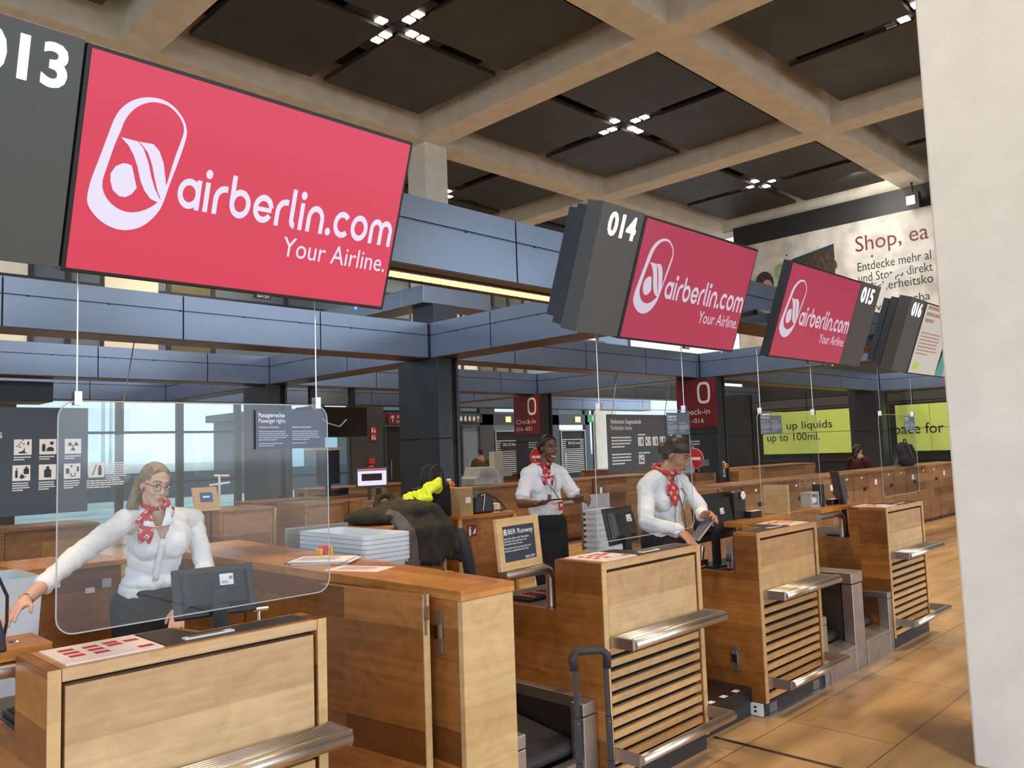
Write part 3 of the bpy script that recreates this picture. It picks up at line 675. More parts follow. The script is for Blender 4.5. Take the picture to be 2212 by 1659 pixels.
for y0, y1, lab, nm in ((10.32, 13.5, 'lime board about liquids up to 100ml, left of the far dark column', 0), (6.2, 9.12, 'lime board with the words space for, right of the far dark column', 1)):
    t = thing('lime_board', lab, 'board', (XW, y0, 1.25))
    g = MB()
    ym = (y0+y1)/2 if nm == 0 else 8.15
    for (a, b) in ((y0, ym-0.008), (ym+0.008, y1)):
        for (c, d) in ((1.25, 1.925), (1.941, 2.64)): g.box(XW-0.05, XW-0.014, a, b, c, d)
    g.build('panel', 'lime_board', t)
    m = MB()
    if nm == 0: m.text('Pack up liquids', (xo, 13.50, 2.07), T, Z, 0.36, width=2.42); m.text('up to 100ml.', (xo, 13.34, 1.69), T, Z, 0.36, width=1.82)
    else: m.text('space for', (xo, 9.35, 1.77), T, Z, 0.46, width=1.56)
    m.build('lettering', 'dark_letter', t)
t = thing('spotlight', 'square white floodlight hanging at the top of the right wall', 'floodlight', (XW-0.4, 8.05, 9.0))
MB().tube([(XW-0.4, 8.05, 9.25), (XW-0.4, 8.05, 8.9)], 0.03).build('bracket', 'black_plastic', t)
B(XW-0.5, XW-0.3, 7.85, 8.3, 8.45, 8.92).build('housing', 'black_plastic', t); B(XW-0.52, XW-0.5, 7.95, 8.2, 8.55, 8.82).build('lens', 'facade_white', t)
# ================================================================ front row of check-in desks
def printed_leaflet(bx, t):
    lf = bx(MB(), 0.055, 0.325, 2.525, 2.775, 1.1002, 1.104).build('printed_leaflet', 'paper_pink', t)
    for a, b in ((0.09, 2.70), (0.09, 2.65), (0.09, 2.60), (0.155, 2.69), (0.155, 2.64), (0.155, 2.59), (0.215, 2.70), (0.215, 2.66), (0.27, 2.68), (0.27, 2.56)):
        bx(MB(), a, a+0.042, b, b+0.03, 1.104, 1.1045).build('red_pictogram', 'red_paint', lf)
def check_in_desk(x0, label, mirror=False, plinth_detail=False, hinges=False, w=0.87, leaflet=True, yr=3.40):
    t = thing('check_in_desk', label, 'check-in desk', (x0, 2.5, 0), 'wooden check-in desks in the front row')
    fx = (lambda a: x0+w-a) if mirror else (lambda a: x0+a)      # a measured from the deep side
    def bx(m, a0, a1, *r):
        p, q = sorted((fx(a0), fx(a1))); m.box(p, q, *r); return m
    # side panels: tall front, low rear
    for k, xs_ in enumerate((x0, x0+w-0.035)):
        m = MB(); deep = 2.80 if (k == 0) != mirror else 2.66
        m.plate((xs_, 0, 0), Y, Z, [(2.5, 0.085), (yr, 0.085), (yr, 0.85), (deep, 0.85), (deep, 1.1), (2.5, 1.1)], 0.0)
        m.v = []; m.f = []; m.mi = []
        pts = [(2.5, 0.085), (yr, 0.085), (yr, 0.85), (deep, 0.85), (deep, 1.1), (2.5, 1.1)]
        m.plate((xs_+0.035, 0, 0), Y, Z, pts, 0.035)
        m.build('side_panel', 'wood', t, bevel=0.003)
    m = MB()   # L-shaped worktop
    pts = [(0.036, 2.5), (w-0.036, 2.5), (w-0.036, 2.66), (0.50, 2.66), (0.47, 2.80), (0.036, 2.80)]
    m.plate((0, 0, 1.1), X, Y, [(fx(a), b) for a, b in (pts if not mirror else pts[::-1])], 0.035)
    m.build('worktop', 'wood_top', t, bevel=0.002)
    m = MB(); pts = [(0.335, 2.525), (w-0.05, 2.525), (w-0.05, 2.63), (0.475, 2.63), (0.445, 2.775), (0.335, 2.775)]
    m.plate((0, 0, 1.1035), X, Y, [(fx(a), b) for a, b in (pts if not mirror else pts[::-1])], 0.003); m.build('desk_inlay', 'dark_lino', t)
    if leaflet: printed_leaflet(bx, t)
    m = MB(); bx(m, 0.40, 0.56, 2.545, 2.575, 1.1037, 1.108); m.mt(1); bx(m, 0.415, 0.53, 2.55, 2.57, 1.108, 1.109); m.build('label_strip', ['white_plastic', 'facade_olive'], t)
    m = MB(); m.box(x0+0.036, x0+w-0.036, 2.545, 2.56, 0.085, 1.064)
    m.build('recess', 'black_gap', t)
    m = MB(); m.box(x0+0.0365, x0+w-0.0365, 2.4955, 2.4995, 1.0652, 1.0998); m.build('top_rail', 'wood_panel', t)
    for xa in (x0, x0+w-0.034): B(xa, xa+0.034, 2.4945, 2.4995, 0.085, 1.1).build('edge_strip', 'wood_end', t)
    B(x0+0.046, x0+w-0.046, 2.502, 2.543, 0.735, 1.050).build('front_panel', 'wood_panel', t, bevel=0.002)
    for k in range(11):
        z = 0.098+k*0.0562
        B(x0+0.046, x0+w-0.046, 2.502, 2.525, z, z+0.033).build('slat', 'wood_slat', t)
    # ribbed steel baggage shelf
    m = MB(); zs = 0.748
    m.box(x0+0.05, x0+w-0.004, 2.372, 2.492, zs-0.040, zs-0.007)
    m.tube([(x0+0.048, 2.366, zs-0.02), (x0+w+0.0, 2.366, zs-0.02)], 0.026, n=18)
    sh = m.build('baggage_shelf', 'steel', t, smooth=False)
    for p in sh.data.polygons: p.use_smooth = len(p.vertices) == 4 and abs(p.normal.x) < 0.5 and p.center.y < 2.4-2.5
    for k in range(6): MB().tube([(x0+0.05, 2.480-k*0.0165, zs-0.002), (x0+w-0.004, 2.480-k*0.0165, zs-0.002)], 0.0062, n=8).build('rib', 'steel', sh, smooth=True)
    for xa in (x0+0.036, x0+w-0.006): B(xa, xa+0.014, 2.36, 2.493, zs-0.047, zs+0.004).build('end_plate', 'steel_dull', sh)
    m = MB(); m.tube([(x0+0.04, 2.345, 0.212), (x0+w+0.0, 2.345, 0.212)], 0.024, n=18)
    r = m.build('foot_rail', 'steel', t)
    for p in r.data.polygons: p.use_smooth = abs(p.normal.x) < 0.5
    for xa in (x0+0.036, x0+w-0.012): B(xa, xa+0.014, 2.35, 2.545, 0.178, 0.234).build('bracket', 'steel_dull', r)
    B(x0+0.004, x0+w-0.004, 2.515, yr-0.02, 0, 0.084).build('plinth', 'plinth', t)
    if plinth_detail:
        m = MB(); m.box(x0+0.0, x0+w, 2.478, 2.512, 0, 0.012); m.mt(1)
        m.box(x0+0.06, x0+0.15, 2.508, 2.515, 0.015, 0.07); m.box(x0+0.66, x0+0.75, 2.508, 2.515, 0.015, 0.07); m.build('base_strip', ['steel', 'hinge_grey'], t)
        m = MB(); m.box(x0-0.006, x0+0.003, 2.52, 2.62, 0.005, 0.08); m.mt(1); m.box(x0-0.008, x0-0.006, 2.562, 2.578, 0.05, 0.062); m.box(x0-0.008, x0-0.006, 2.562, 2.578, 0.025, 0.037); m.build('power_socket', ['white_plastic', 'black_gap'], t)
    if hinges:
        for z in (0.33, 0.945):
            m = MB(); m.box(x0-0.008, x0-0.001, 2.665, 2.682, z-0.07, z+0.07); m.box(x0-0.008, x0-0.001, 2.69, 2.707, z-0.07, z+0.07); m.mt(1); m.box(x0-0.022, x0-0.002, 2.668, 2.704, z-0.025, z+0.025); m.build('hinge', ['hinge_grey', 'chrome'], t)
    # low rear worktop with dark lining
    m = MB(); m.box(x0+0.036, x0+w-0.036, 2.81, yr-0.005, 0.822, 0.845); m.mt(1); m.box(x0+0.036, x0+w-0.036, 2.81, yr-0.03, 0.845, 0.849)
    m.build('rear_worktop', ['wood_top', 'dark_lino'], t)
    B(x0+0.036, x0+w-0.036, 2.67, 2.685, 0.1, 1.06).build('back_board', 'wood', t)
    return t
D1 = check_in_desk(0.712, 'nearest wooden check-in desk, front left, below the large red screen')
D2 = check_in_desk(3.108, 'wooden check-in desk with slatted front under sign 014, behind the black suitcase handle')
D3 = check_in_desk(4.628, 'wooden check-in desk with bare metal hinges and a white socket at its base', mirror=True, plinth_detail=True, hinges=True, w=0.83, yr=3.10)
D4 = check_in_desk(6.72, 'rightmost wooden check-in desk with a ledge, right of the double steel baggage scale', w=0.84)
def ledge_tube(x, left, y=2.885, length=0.30, name='ledge_post', label=''):
    s = -1 if left else 1
    t = thing('ledge_support', label, 'support rail', (x, y, 0.849), 'bent steel ledge supports')
    m = MB(); zt = 1.045; r = 0.026
    pts = [(x, y, 0.85), (x, y, zt-0.05), (x+s*0.015, y, zt-0.015), (x+s*0.05, y, zt), (x+s*length, y, zt)]
    m.tube(pts, r, n=18); o = m.build('bent_tube', 'steel', t, smooth=True)
    es = o.modifiers.new('es', 'EDGE_SPLIT'); es.split_angle = math.radians(50)
    return t
ledge_tube(0.775, True, length=0.42, label='bent steel rail carrying the wooden ledge at the far left')
ledge_tube(3.17, True, length=0.34, label='bent steel rail under the framed runway sign')
ledge_tube(5.40, True, length=0.28, label='bent steel rail under the ledge behind the third desk')
ledge_tube(6.79, True, length=0.44, label='bent steel rail left of the rightmost desk')
def ledge(x0, x1, y0, y1, label, z=1.072):
    t = thing('writing_ledge', label, 'ledge', (x0, y0, z))
    B(x0, x1, y0, y1, z, z+0.038).build('board', 'wood_top', t, bevel=0.003)
    m = MB()
    for k in range(4):
        xx = x0+(k+0.5)*(x1-x0)/4; m.lathe((xx, (y0+y1)/2, z+0.038), [(0.016, 0), (0.014, 0.002), (0.004, 0.002)], n=12)
    m.build('screw_cap', 'chrome', t)
    return t
ledge(0.18, 0.83, 2.86, 3.08, 'wooden ledge board cut by the left picture edge')
ledge(5.12, 5.83, 2.86, 3.07, 'pale wooden ledge with an upright end board behind the third desk')
ledge(6.36, 6.95, 2.86, 3.07, 'wooden ledge board on a steel tube left of the rightmost desk')
t = tag(B(5.80, 5.83, 2.86, 3.06, 1.112, 1.33).build('upright_board', 'wood_end', bevel=0.002), 'upright wooden end board standing on the pale ledge', 'board')
# framed runway sign
def runway_sign():
    x0, y0, z0 = 2.785, 2.872, 1.072; wd, h = 0.335, 0.252
    t = thing('framed_sign', 'small wooden framed sign about a runway on a steel rail', 'sign', (x0, y0, z0))
    dx = V((0.985, 0.10, 0)).normalized()*1.0; up = V((0, 0.10, 1)).normalized(); n = dx.cross(up)
    o = V((x0, y0-0.02, z0)); f = 0.040
    m = MB()
    for a0, a1, b0, b1 in ((0, f, 0, h), (wd-f, wd, 0, h), (f+0.0005, wd-f-0.0005, 0, f), (f+0.0005, wd-f-0.0005, h-f, h)):
        m.plate(o, dx, up, [(a0, b0), (a1, b0), (a1, b1), (a0, b1)], 0.022)
    m.build('wooden_frame', 'wood_end', t, bevel=0.002)
    m = MB(); m.plate(o-n*0.006, dx, up, [(f, f), (wd-f, f), (wd-f, h-f), (f, h-f)], 0.01); m.build('printed_board', 'board_dark', t)
    p = o-n*0.0045; m = MB()
    def at(a, b): return p+dx*a+up*b
    for k in range(3):
        m.plate(at(0.049, 0.165+k*0.010), dx, up, [(0, 0), (0.013, 0.010), (0.026, 0), (0.026, 0.006), (0.013, 0.016), (0, 0.006)])
    m.text('BER Runway', at(0.083, 0.172), dx, up, 0.036, width=0.200)
    for k, s_ in enumerate(('Sparen Sie Zeit an der Sicherheits-', 'kontrolle und reservieren sich', 'kostenfrei einen Termin')):
        m.text(s_, at(0.048, 0.148-k*0.0135), dx, up, 0.0145, width=(0.20, 0.178, 0.142)[k])
    for k, s_ in enumerate(('Save time at the security check and', 'reserve an appointment for free')):
        m.text(s_, at(0.048, 0.102-k*0.0135), dx, up, 0.0145, width=(0.205, 0.186)[k])
    m.text('BER', at(0.205, 0.045), dx, up, 0.018, width=0.036)
    m.lines(at(0.247, 0.056), dx, up, 0.038, 3, 0.005, 0.002, seed=4)
    m.build('lettering', 'white_letter', t)
runway_sign()
# tall closing counter between desk one and the scale
t = thing('tall_counter', 'long waist-high wooden counter reaching back from the front row, papers on top', 'counter', (2.21, 2.5, 0))
MB().plate((0, 0, 1.1), X, Y, [(2.205, 2.495), (2.512, 2.495), (2.76, 5.45), (2.205, 5.45)], 0.042).build('worktop', 'wood_top', t, bevel=0.002)
B(2.215, 2.505, 2.50, 2.53, 0.0, 1.056).build('end_panel', 'wood_end', t, bevel=0.002)
for a, b in ((2.531, 3.20), (3.21, 4.30), (4.31, 5.40)): B(2.215, 2.24, a, b, 0.08, 1.056).build('side_panel', 'wood', t)
B(2.241, 2.495, 2.531, 5.40, 0.0, 1.055).build('carcass', 'wood', t)
m = MB(); m.box(2.2135, 2.216, 3.201, 3.209, 0.08, 1.056); m.box(2.2135, 2.216, 4.301, 4.309, 0.08, 1.056); m.build('joint', 'black_gap', t)
m = MB()
for z in (0.925, 0.20):
    m.mt(0); m.box(2.203, 2.212, 2.62, 2.637, z-0.085, z+0.085); m.mt(1); m.box(2.190, 2.212, 2.622, 2.652, z-0.028, z+0.028)
m.build('hinge', ['hinge_grey', 'chrome'], t)
# open gate leaf hinged on the counter
t = thing('gate_leaf', 'open wooden gate leaf hinged to the tall counter', 'gate', (2.18, 2.655, 0))
a = V((2.165, 2.655, 0.06)); d = V((2.085, 3.30, 0.06))-a; L = d.length; d.normalize(); n = V((-d.y, d.x, 0))
m = MB(); m.obox(a, d, n, Z, L, 0.032, 1.02); LEAF = m.build('leaf', 'wood', t, bevel=0.002)
m = MB(); m.obox(a-d*0.006-n*0.001, d, n, Z, 0.006, 0.034, 1.02); m.build('edge_band', 'wood_end', LEAF)
m = MB()
for z in (0.86, 0.14):
    m.mt(0); m.obox(a-d*0.010+n*0.018+Z*z, d, n, Z, 0.004, 0.012, 0.17)
    m.mt(1); m.obox(a-d*0.018+n*0.014+Z*(z+0.06), d, n, Z, 0.010, 0.018, 0.055)
m.build('hinge_plate', ['hinge_grey', 'chrome'], t)
# ---------------------------------------------------------------- baggage scales
def rounded_belt(x0, x1, y0, z0, y1, z1):
    m = MB(); r = 0.035; pr = []
    for k in range(7):
        a = math.radians(-90-k*30); pr.append((y0+r*math.cos(a), z0-r+r*math.sin(a)))
    pr = [(y1, z1-2*r)]+pr+[(y1, z1)]
    m.plate((x1, 0, 0), Y, Z, pr, x1-x0); return m
t = thing('baggage_scale', 'single steel baggage scale with black belt left of desk 014', 'baggage scale', (2.52, 2.55, 0))
for xa, xb, zt in ((2.525, 2.615, 0.425), (3.005, 3.103, 0.455)):
    m = MB(); m.box(xa, xb, 2.56, 2.64, 0, zt-0.062); m.box(xa, xb, 2.56, 2.64, zt-0.058, zt); m.build('post', 'steel_dull', t, bevel=0.004)
B(3.045, 3.104, 2.642, 3.95, 0.415, 0.47).build('rail', 'steel_dull', t, bevel=0.003); B(2.525, 2.57, 2.642, 3.95, 0.37, 0.42).build('rail', 'steel_dull', t, bevel=0.003)
B(3.06, 3.104, 2.642, 3.95, 0.0, 0.413).build('side_wall', 'steel_dark', t); B(2.525, 2.555, 2.642, 3.95, 0.0, 0.368).build('side_wall', 'steel_dark', t)
rounded_belt(2.60, 3.04, 2.68, 0.268, 3.95, 0.44).build('belt', 'rubber', t, smooth=False)
B(2.616, 3.004, 2.585, 2.64, 0, 0.195).build('front_plate', 'steel_dull', t)
t = thing('baggage_scale', 'double steel baggage scale between the two right desks', 'baggage scale', (5.5, 2.5, 0))
m = MB(); m.box(5.465, 5.53, 2.5, 2.58, 0, 0.395); m.box(5.465, 5.53, 2.5, 2.58, 0.399, 0.452); m.build('post', 'steel_dull', t, bevel=0.004)
m = MB(); m.box(5.985, 6.165, 2.5, 2.58, 0, 0.60); m.box(5.975, 6.175, 2.498, 2.60, 0.606, 0.684); m.box(5.975, 6.175, 2.602, 3.6, 0.606, 0.684); m.build('post', 'steel_dull', t, bevel=0.004)
m = MB(); m.box(6.64, 6.712, 2.5, 2.58, 0, 0.40); m.box(6.18, 6.712, 3.20, 3.26, 0.404, 0.452); m.box(6.64, 6.712, 2.5, 3.198, 0.404, 0.452); m.build('post', 'steel_dull', t, bevel=0.004)
m = MB(); m.box(6.02, 6.13, 2.602, 3.6, 0.0, 0.604); m.build('partition', 'steel_dark', t)
for x0, x1, zt in ((5.535, 5.98, 0.45), (6.17, 6.635, 0.40)):
    rounded_belt(x0, x1, 2.66, 0.262, 3.19, 0.285).build('belt', 'rubber', t)
    m = MB(); m.box(x0, x1, 2.5, 2.53, 0, 0.175)
    m.plate((x0, 2.5, 0.177), X, V((0, 0.13, 0.025)).normalized(), [(0, 0), (x1-x0, 0), (x1-x0, 0.12), (0, 0.12)], 0.004); m.build('front_plate', 'steel_dull', t)
    g = MB(); g.box(x0+0.05, x0+0.054, 2.497, 2.4995, 0, 0.15); g.box(x0+0.05, x1-0.01, 2.497, 2.4995, 0.15, 0.154); g.build('groove', 'chrome', t)
    b = MB(); b.box(x0, x1, 3.20, 3.24, 0.0, zt-0.05); b.build('back_flap', 'steel_dull', t)
    b = MB(); b.box(x1-0.14, x1-0.09, 3.192, 3.199, zt-0.12, zt-0.10); b.build('slot', 'black_gap', t)
B(5.535, 5.98, 3.241, 3.6, 0.30, 0.60).build('housing', 'steel_dull', t, bevel=0.004)
# black step with anti-slip tabs
t = thing('step', 'low black step with four pale tabs between desks two and three', 'step', (4.0, 2.6, 0))
B(3.985, 4.62, 2.60, 3.35, 0.0, 0.075).build('base', 'plinth', t); B(3.985, 4.62, 2.585, 3.35, 0.081, 0.172).build('tread', 'black_plastic', t, bevel=0.004)
m = MB()
for k in range(4): m.box(4.04+k*0.14, 4.09+k*0.14, 2.60, 2.635, 0.1722, 0.1735)
m.build('tab', 'paper_pink', t)
t = thing('floor_seam', 'narrow dark strip crossing the floor in front of the desks', 'floor strip', (3.6, 2.5, 0))
MB().obox((4.33, 2.62, 0.0005), V((-0.55, -1, 0)).normalized(), V((1, -0.55, 0)).normalized(), Z, 2.8, 0.03, 0.0015).build('strip', 'steel_dark', t) if False else B(4.14, 4.17, -6, 2.58, 0.0003, 0.0015).build('strip', 'steel_dark', t)
# suitcase with pulled out handle
t = thing('suitcase', 'black suitcase whose telescopic handle stands in front of the scale', 'suitcase', (2.12, 1.76, 0))
c = V((2.125, 1.775, 0)); ax = V((0.80, -0.60, 0)).normalized(); ay = V((0.60, 0.80, 0))
def sc_pt(a, b, z): return c+ax*a+ay*b+Z*z
m = MB(); m.obox(sc_pt(-0.19, -0.24, 0.05), ax, ay, Z, 0.38, 0.22, 0.50); m.build('shell', 'black_plastic', t, bevel=0.03, seg=4)
m = MB()
for a in (-0.16, 0.16):
    for b in (-0.22, -0.04): m.lathe(sc_pt(a, b, 0.025)-ax*0.012, [(0.025, 0), (0.025, 0.024)], n=16, axis=ax)
m.build('wheel', 'rubber', t)
lean = V((0.02, 0.03, 1)).normalized()
for s in (-1, 1):
    b0 = sc_pt(s*0.052, -0.03, 0.50); m = MB()
    for k, (z0, z1, w) in enumerate(((0.0, 0.14, 0.011), (0.14, 0.28, 0.0095), (0.28, 0.46, 0.008))):
        m.obox(b0+lean*z0-ax*w-ay*w, ax, ay, lean, 2*w, 2*w, z1-z0)
    m.build('telescopic_rod', 'black_plastic', t, bevel=0.002)
    MB().ball(b0+lean*0.265-ay*0.0095, 0.003, 8, 5).build('rivet', 'chrome', t)
g0 = sc_pt(0, -0.03, 0.50)+lean*0.46
m = MB(); m.tube([g0-ax*0.055-lean*0.03, g0-ax*0.058+lean*0.012, g0-ax*0.04+lean*0.03, g0+ax*0.04+lean*0.03, g0+ax*0.058+lean*0.012, g0+ax*0.055-lean*0.03], 0.0145, n=12); m.build('grip', 'rubber', t, smooth=True)
# ================================================================ hanging numbered signs with screens
SK = 0.92   # one scale for all hanging signs
UPT = V((0, -0.225, 0.635)).normalized(); YT, ZT, YBt, ZBt = 2.45*SK, 1.65+1.229*SK, 2.675*SK, 1.65+0.593*SK
HS = (V((0, YT, ZT))-V((0, YBt, ZBt))).length; NS = X.cross(UPT)      # NS points towards the hall
def airline_art(x0, w, tm, parent):
    """logo, name and claim drawn on the screen plane; unit = screen width"""
    o = V((x0, YBt, ZBt))+NS*0.0025; u = X*w; v = UPT*w
    outer = [(0.048, 0.228), (0.048, 0.252), (0.054, 0.295), (0.069, 0.358), (0.084, 0.427), (0.095, 0.477), (0.108, 0.51), (0.133, 0.541), (0.166, 0.562), (0.2, 0.572), (0.237, 0.573), (0.27, 0.56), (0.295, 0.539), (0.312, 0.515), (0.318, 0.491), (0.316, 0.462), (0.305, 0.406), (0.293, 0.353), (0.283, 0.309), (0.272, 0.249), (0.255, 0.214), (0.228, 0.181), (0.2, 0.162), (0.164, 0.151), (0.128, 0.154), (0.092, 0.169), (0.066, 0.192), (0.052, 0.211)]
    inner = [(0.119, 0.448), (0.108, 0.412), (0.094, 0.34), (0.085, 0.296), (0.086, 0.272), (0.097, 0.247), (0.12, 0.224), (0.151, 0.211), (0.181, 0.21), (0.216, 0.223), (0.244, 0.244), (0.262, 0.265), (0.276, 0.311), (0.288, 0.396), (0.299, 0.446), (0.308, 0.489), (0.306, 0.507), (0.294, 0.529), (0.272, 0.548), (0.248, 0.56), (0.214, 0.561), (0.185, 0.552), (0.158, 0.533), (0.137, 0.506), (0.124, 0.476)]
    def smooth(p):
        q = []
        n = len(p)
        for i in range(n):
            a, b = p[i], p[(i+1) % n]
            q += [(0.75*a[0]+0.25*b[0], 0.75*a[1]+0.25*b[1]), (0.25*a[0]+0.75*b[0], 0.25*a[1]+0.75*b[1])]
        return q
    outer, inner = smooth(smooth(outer)), smooth(smooth(inner))
    bm = bmesh.new(); es = []
    for loop in (outer, inner):
        vs = [bm.verts.new((x, y, 0)) for x, y in loop]
        es += [bm.edges.new((vs[i], vs[(i+1) % len(vs)])) for i in range(len(vs))]
    bmesh.ops.triangle_fill(bm, edges=es, use_beauty=True)
    bm.verts.index_update(); m = MB()
    m.add([o+u*q.co.x/1.2+v*q.co.y/1.2 for q in bm.verts], [[q.index for q in f.verts] for f in bm.faces]); bm.free()
    w1 = [(0.122, 0.431), (0.171, 0.43), (0.191, 0.414), (0.212, 0.372), (0.226, 0.332), (0.242, 0.297), (0.262, 0.268), (0.257, 0.257), (0.232, 0.264), (0.211, 0.285), (0.195, 0.313), (0.181, 0.353), (0.165, 0.386), (0.146, 0.412)]
    w2 = [(0.173, 0.43), (0.219, 0.433), (0.24, 0.416), (0.257, 0.383), (0.27, 0.335), (0.277, 0.305), (0.263, 0.271), (0.25, 0.293), (0.239, 0.322), (0.223, 0.369), (0.207, 0.402), (0.189, 0.42)]
    ball = [(0.163, 0.354), (0.15, 0.357), (0.136, 0.355), (0.117, 0.342), (0.105, 0.318), (0.107, 0.294), (0.117, 0.269), (0.137, 0.254), (0.157, 0.255), (0.174, 0.268), (0.186, 0.289), (0.177, 0.315), (0.17, 0.335)]
    for k, p in enumerate((w1, w2, ball)): m.plate(o+NS*(0.0005*(k+1)), u, v, [(a/1.2, b/1.2) for a, b in p][::-1])
    m.build('logo', tm, parent)
    # rounded geometric lettering
    m = MB(); S = 0.098/1.2; st = 0.215; pen = [0.314/1.2]
    base = 0.255/1.2; adv_w = 0.859/1.2
    def at(): return o+u*pen[0]+v*base
    L = []
    def R(x, y0, y1, wd=st): L.append(('r', x, x+wd, y0, y1))
    def A(cx, cy, a0, a1, Rr=0.5, asp=1.0): L.append(('a', cx, cy, a0, a1, Rr, asp))
    def Dt(cx, cy, r): L.append(('d', cx, cy, r))
    p = 0.0
    for ch in 'airberlin.com':
        if ch == 'a': A(p+0.5, 0.5, 0, 360); R(p+1.0-st, 0, 1.0); p += 1.17
        elif ch == 'i': R(p, 0, 1.0); Dt(p+st/2, 1.27, 0.155); p += 0.42
        elif ch == 'r': R(p, 0, 0.5); A(p+0.5, 0.5, 90, 180); R(p+0.5, 1-st, 1.0, 0.12); p += 0.76
        elif ch == 'b': A(p+0.5, 0.5, 0, 360); R(p, 0.5, 1.42); p += 1.15
        elif ch == 'e': A(p+0.5, 0.5, 10, 330); R(p+0.12, 0.40, 0.56, 0.80); p += 1.12
        elif ch == 'l': R(p, 0.22, 1.42); A(p+0.3, 0.3, 180, 270, 0.3); p += 0.50
        elif ch == 'n': R(p, 0, 0.5); A(p+0.47, 0.5, 0, 180, 0.5, 0.94); R(p+0.94-st, 0, 0.5); p += 1.10
        elif ch == '.': Dt(p+0.13, 0.14, 0.15); p += 0.40
        elif ch == 'c': A(p+0.5, 0.5, 42, 318); p += 1.02
        elif ch == 'o': A(p+0.5, 0.5, 0, 360); p += 1.15
        elif ch == 'm':
            R(p, 0, 0.55); A(p+0.40, 0.55, 0, 180, 0.45, 0.89); R(p+0.80-st, 0, 0.55); A(p+0.985, 0.55, 0, 180, 0.45, 0.89); R(p+1.385-st, 0, 0.55); p += 1.385
    kx = adv_w/p
    for q in L:
        oo = at(); uu, vv = u*kx, v*S
        if q[0] == 'r': m.plate(oo, uu, vv, [(q[1], q[3]), (q[2], q[3]), (q[2], q[4]), (q[1], q[4])])
        elif q[0] == 'a': m.arc(oo+NS*0.0003, uu, vv, (q[1], q[2]), q[5], st*1.02, q[3], q[4], asp=q[6], n=max(6, int(abs(q[4]-q[3])/10)))
        else: m.plate(oo, uu, vv, [(q[1]+q[3]*math.cos(k/14*6.2832), q[2]+q[3]*math.sin(k/14*6.2832)) for k in range(14)])
    m.build('airline_name', tm, parent)
    m = MB(); m.text('Your Airline.', o+u*(0.713/1.2)+v*(0.153/1.2), u, v, 0.102/1.2*w, width=0.455/1.2*w); m.build('claim', tm, parent)
def screen(x0, w, kind, label):
    x0 *= SK; w *= SK
    t = thing('display_screen', label, 'screen', (x0, YBt, ZBt))
    o = V((x0, YBt, ZBt)); f = 0.012
    m = MB(); m.plate(o, X, UPT, [(0, 0), (w, 0), (w, HS), (0, HS)], 0.06)
    b = m.build('housing', 'sign_frame', t, bevel=0.004)
    if kind == 'poster':
        m = MB(); m.plate(o+NS*0.001, X, UPT, [(f, f), (w*0.62, f), (w*0.62, HS-f), (f, HS-f)]); m.build('poster_area', 'screen_pale', t)
        m = MB(); m.mt(0); m.plate(o+NS*0.0015, X, UPT, [(w*0.62, f), (w*0.8, f), (w*0.8, HS-f), (w*0.70, HS*0.6)]); m.mt(1); m.plate(o+NS*0.0012, X, UPT, [(w*0.8, f), (w-f, f), (w-f, HS*0.6), (w*0.8, HS*0.7)])
        m.mt(2); m.plate(o+NS*0.0011, X, UPT, [(w*0.70, HS*0.6), (w*0.8, HS*0.7), (w-f, HS*0.6), (w-f, HS-f), (w*0.62, HS-f)]); m.build('picture_area', ['screen_teal', 'screen_lilac', 'screen_pale'], t)
        m = MB(); q = o+NS*0.002; m.lines(q+X*0.06+UPT*0.57, X, UPT, 0.36, 3, 0.055, 0.030, seed=5); m.lines(q+X*0.06+UPT*0.36, X, UPT, 0.50, 7, 0.030, 0.012, seed=6); m.build('text_rows', 'screen_text', t)
        m = MB(); m.plate(q+X*0.07+UPT*0.045, X, UPT, [(0, 0), (0.15, 0), (0.15, 0.06), (0, 0.06)]); m.build('green_mark', 'screen_green', t)
        return t
    m = MB(); m.plate(o+NS*0.001, X, UPT, [(f, f), (w-f, f), (w-f, HS-f), (f, HS-f)]); m.build('red_picture', 'screen_red' if kind == 1 else 'screen_red_dim', t)
    airline_art(x0, w, 'screen_white' if kind == 1 else 'screen_white_dim', t)
    m = MB(); m.plate(o+NS*0.0012+X*(w*0.53)-UPT*0.012, X, UPT, [(0, 0), (0.06, 0), (0.06, 0.02), (0, 0.02)], 0.01); m.build('asset_tag', 'black_plastic', t)
    m = MB(); m.text('0641202', o+NS*0.003+X*(w*0.53+0.008)-UPT*0.007, X, UPT, 0.013, width=0.044); m.build('tag_number', 'white_letter', t)
    MB().ball(o+X*(w*0.89)-UPT*0.004+NS*0.002, 0.006, 8, 6).build('status_light', 'led_blue', t)
    return t
def sign_panel(x0, w, txt, nx, label):
    x0 *= SK; w *= SK; nx *= SK
    t = thing('number_sign', label, 'sign', (x0, YBt, ZBt))
    o = V((x0, YBt, ZBt))
    m = MB(); m.plate(o+UPT*0.008-NS*0.004, X, UPT, [(0, 0), (w, 0), (w, HS-0.003), (0, HS-0.003)], 0.10); m.build('front_panel', 'sign_grey', t, bevel=0.002)
    m = MB(); m.plate(o+UPT*0.02-NS*0.11, X, UPT, [(0.01, 0), (w-0.01, 0), (w-0.01, HS-0.04), (0.01, HS-0.04)], 0.06); m.plate(o+UPT*0.05-NS*0.178, X, UPT, [(0.02, 0), (w-0.02, 0), (w-0.02, HS-0.09), (0.02, HS-0.09)], 0.05); m.build('rear_housing', 'column_metal', t)
    m = MB(); m.text(txt, o+X*nx+UPT*0.527*SK-NS*0.0025, X, UPT, 0.165*SK, width=0.235*SK, bold=0.028)
    md = m.build('number', 'digit_light', t); so = md.modifiers.new('s', 'SOLIDIFY'); so.thickness = 0.006
    return t
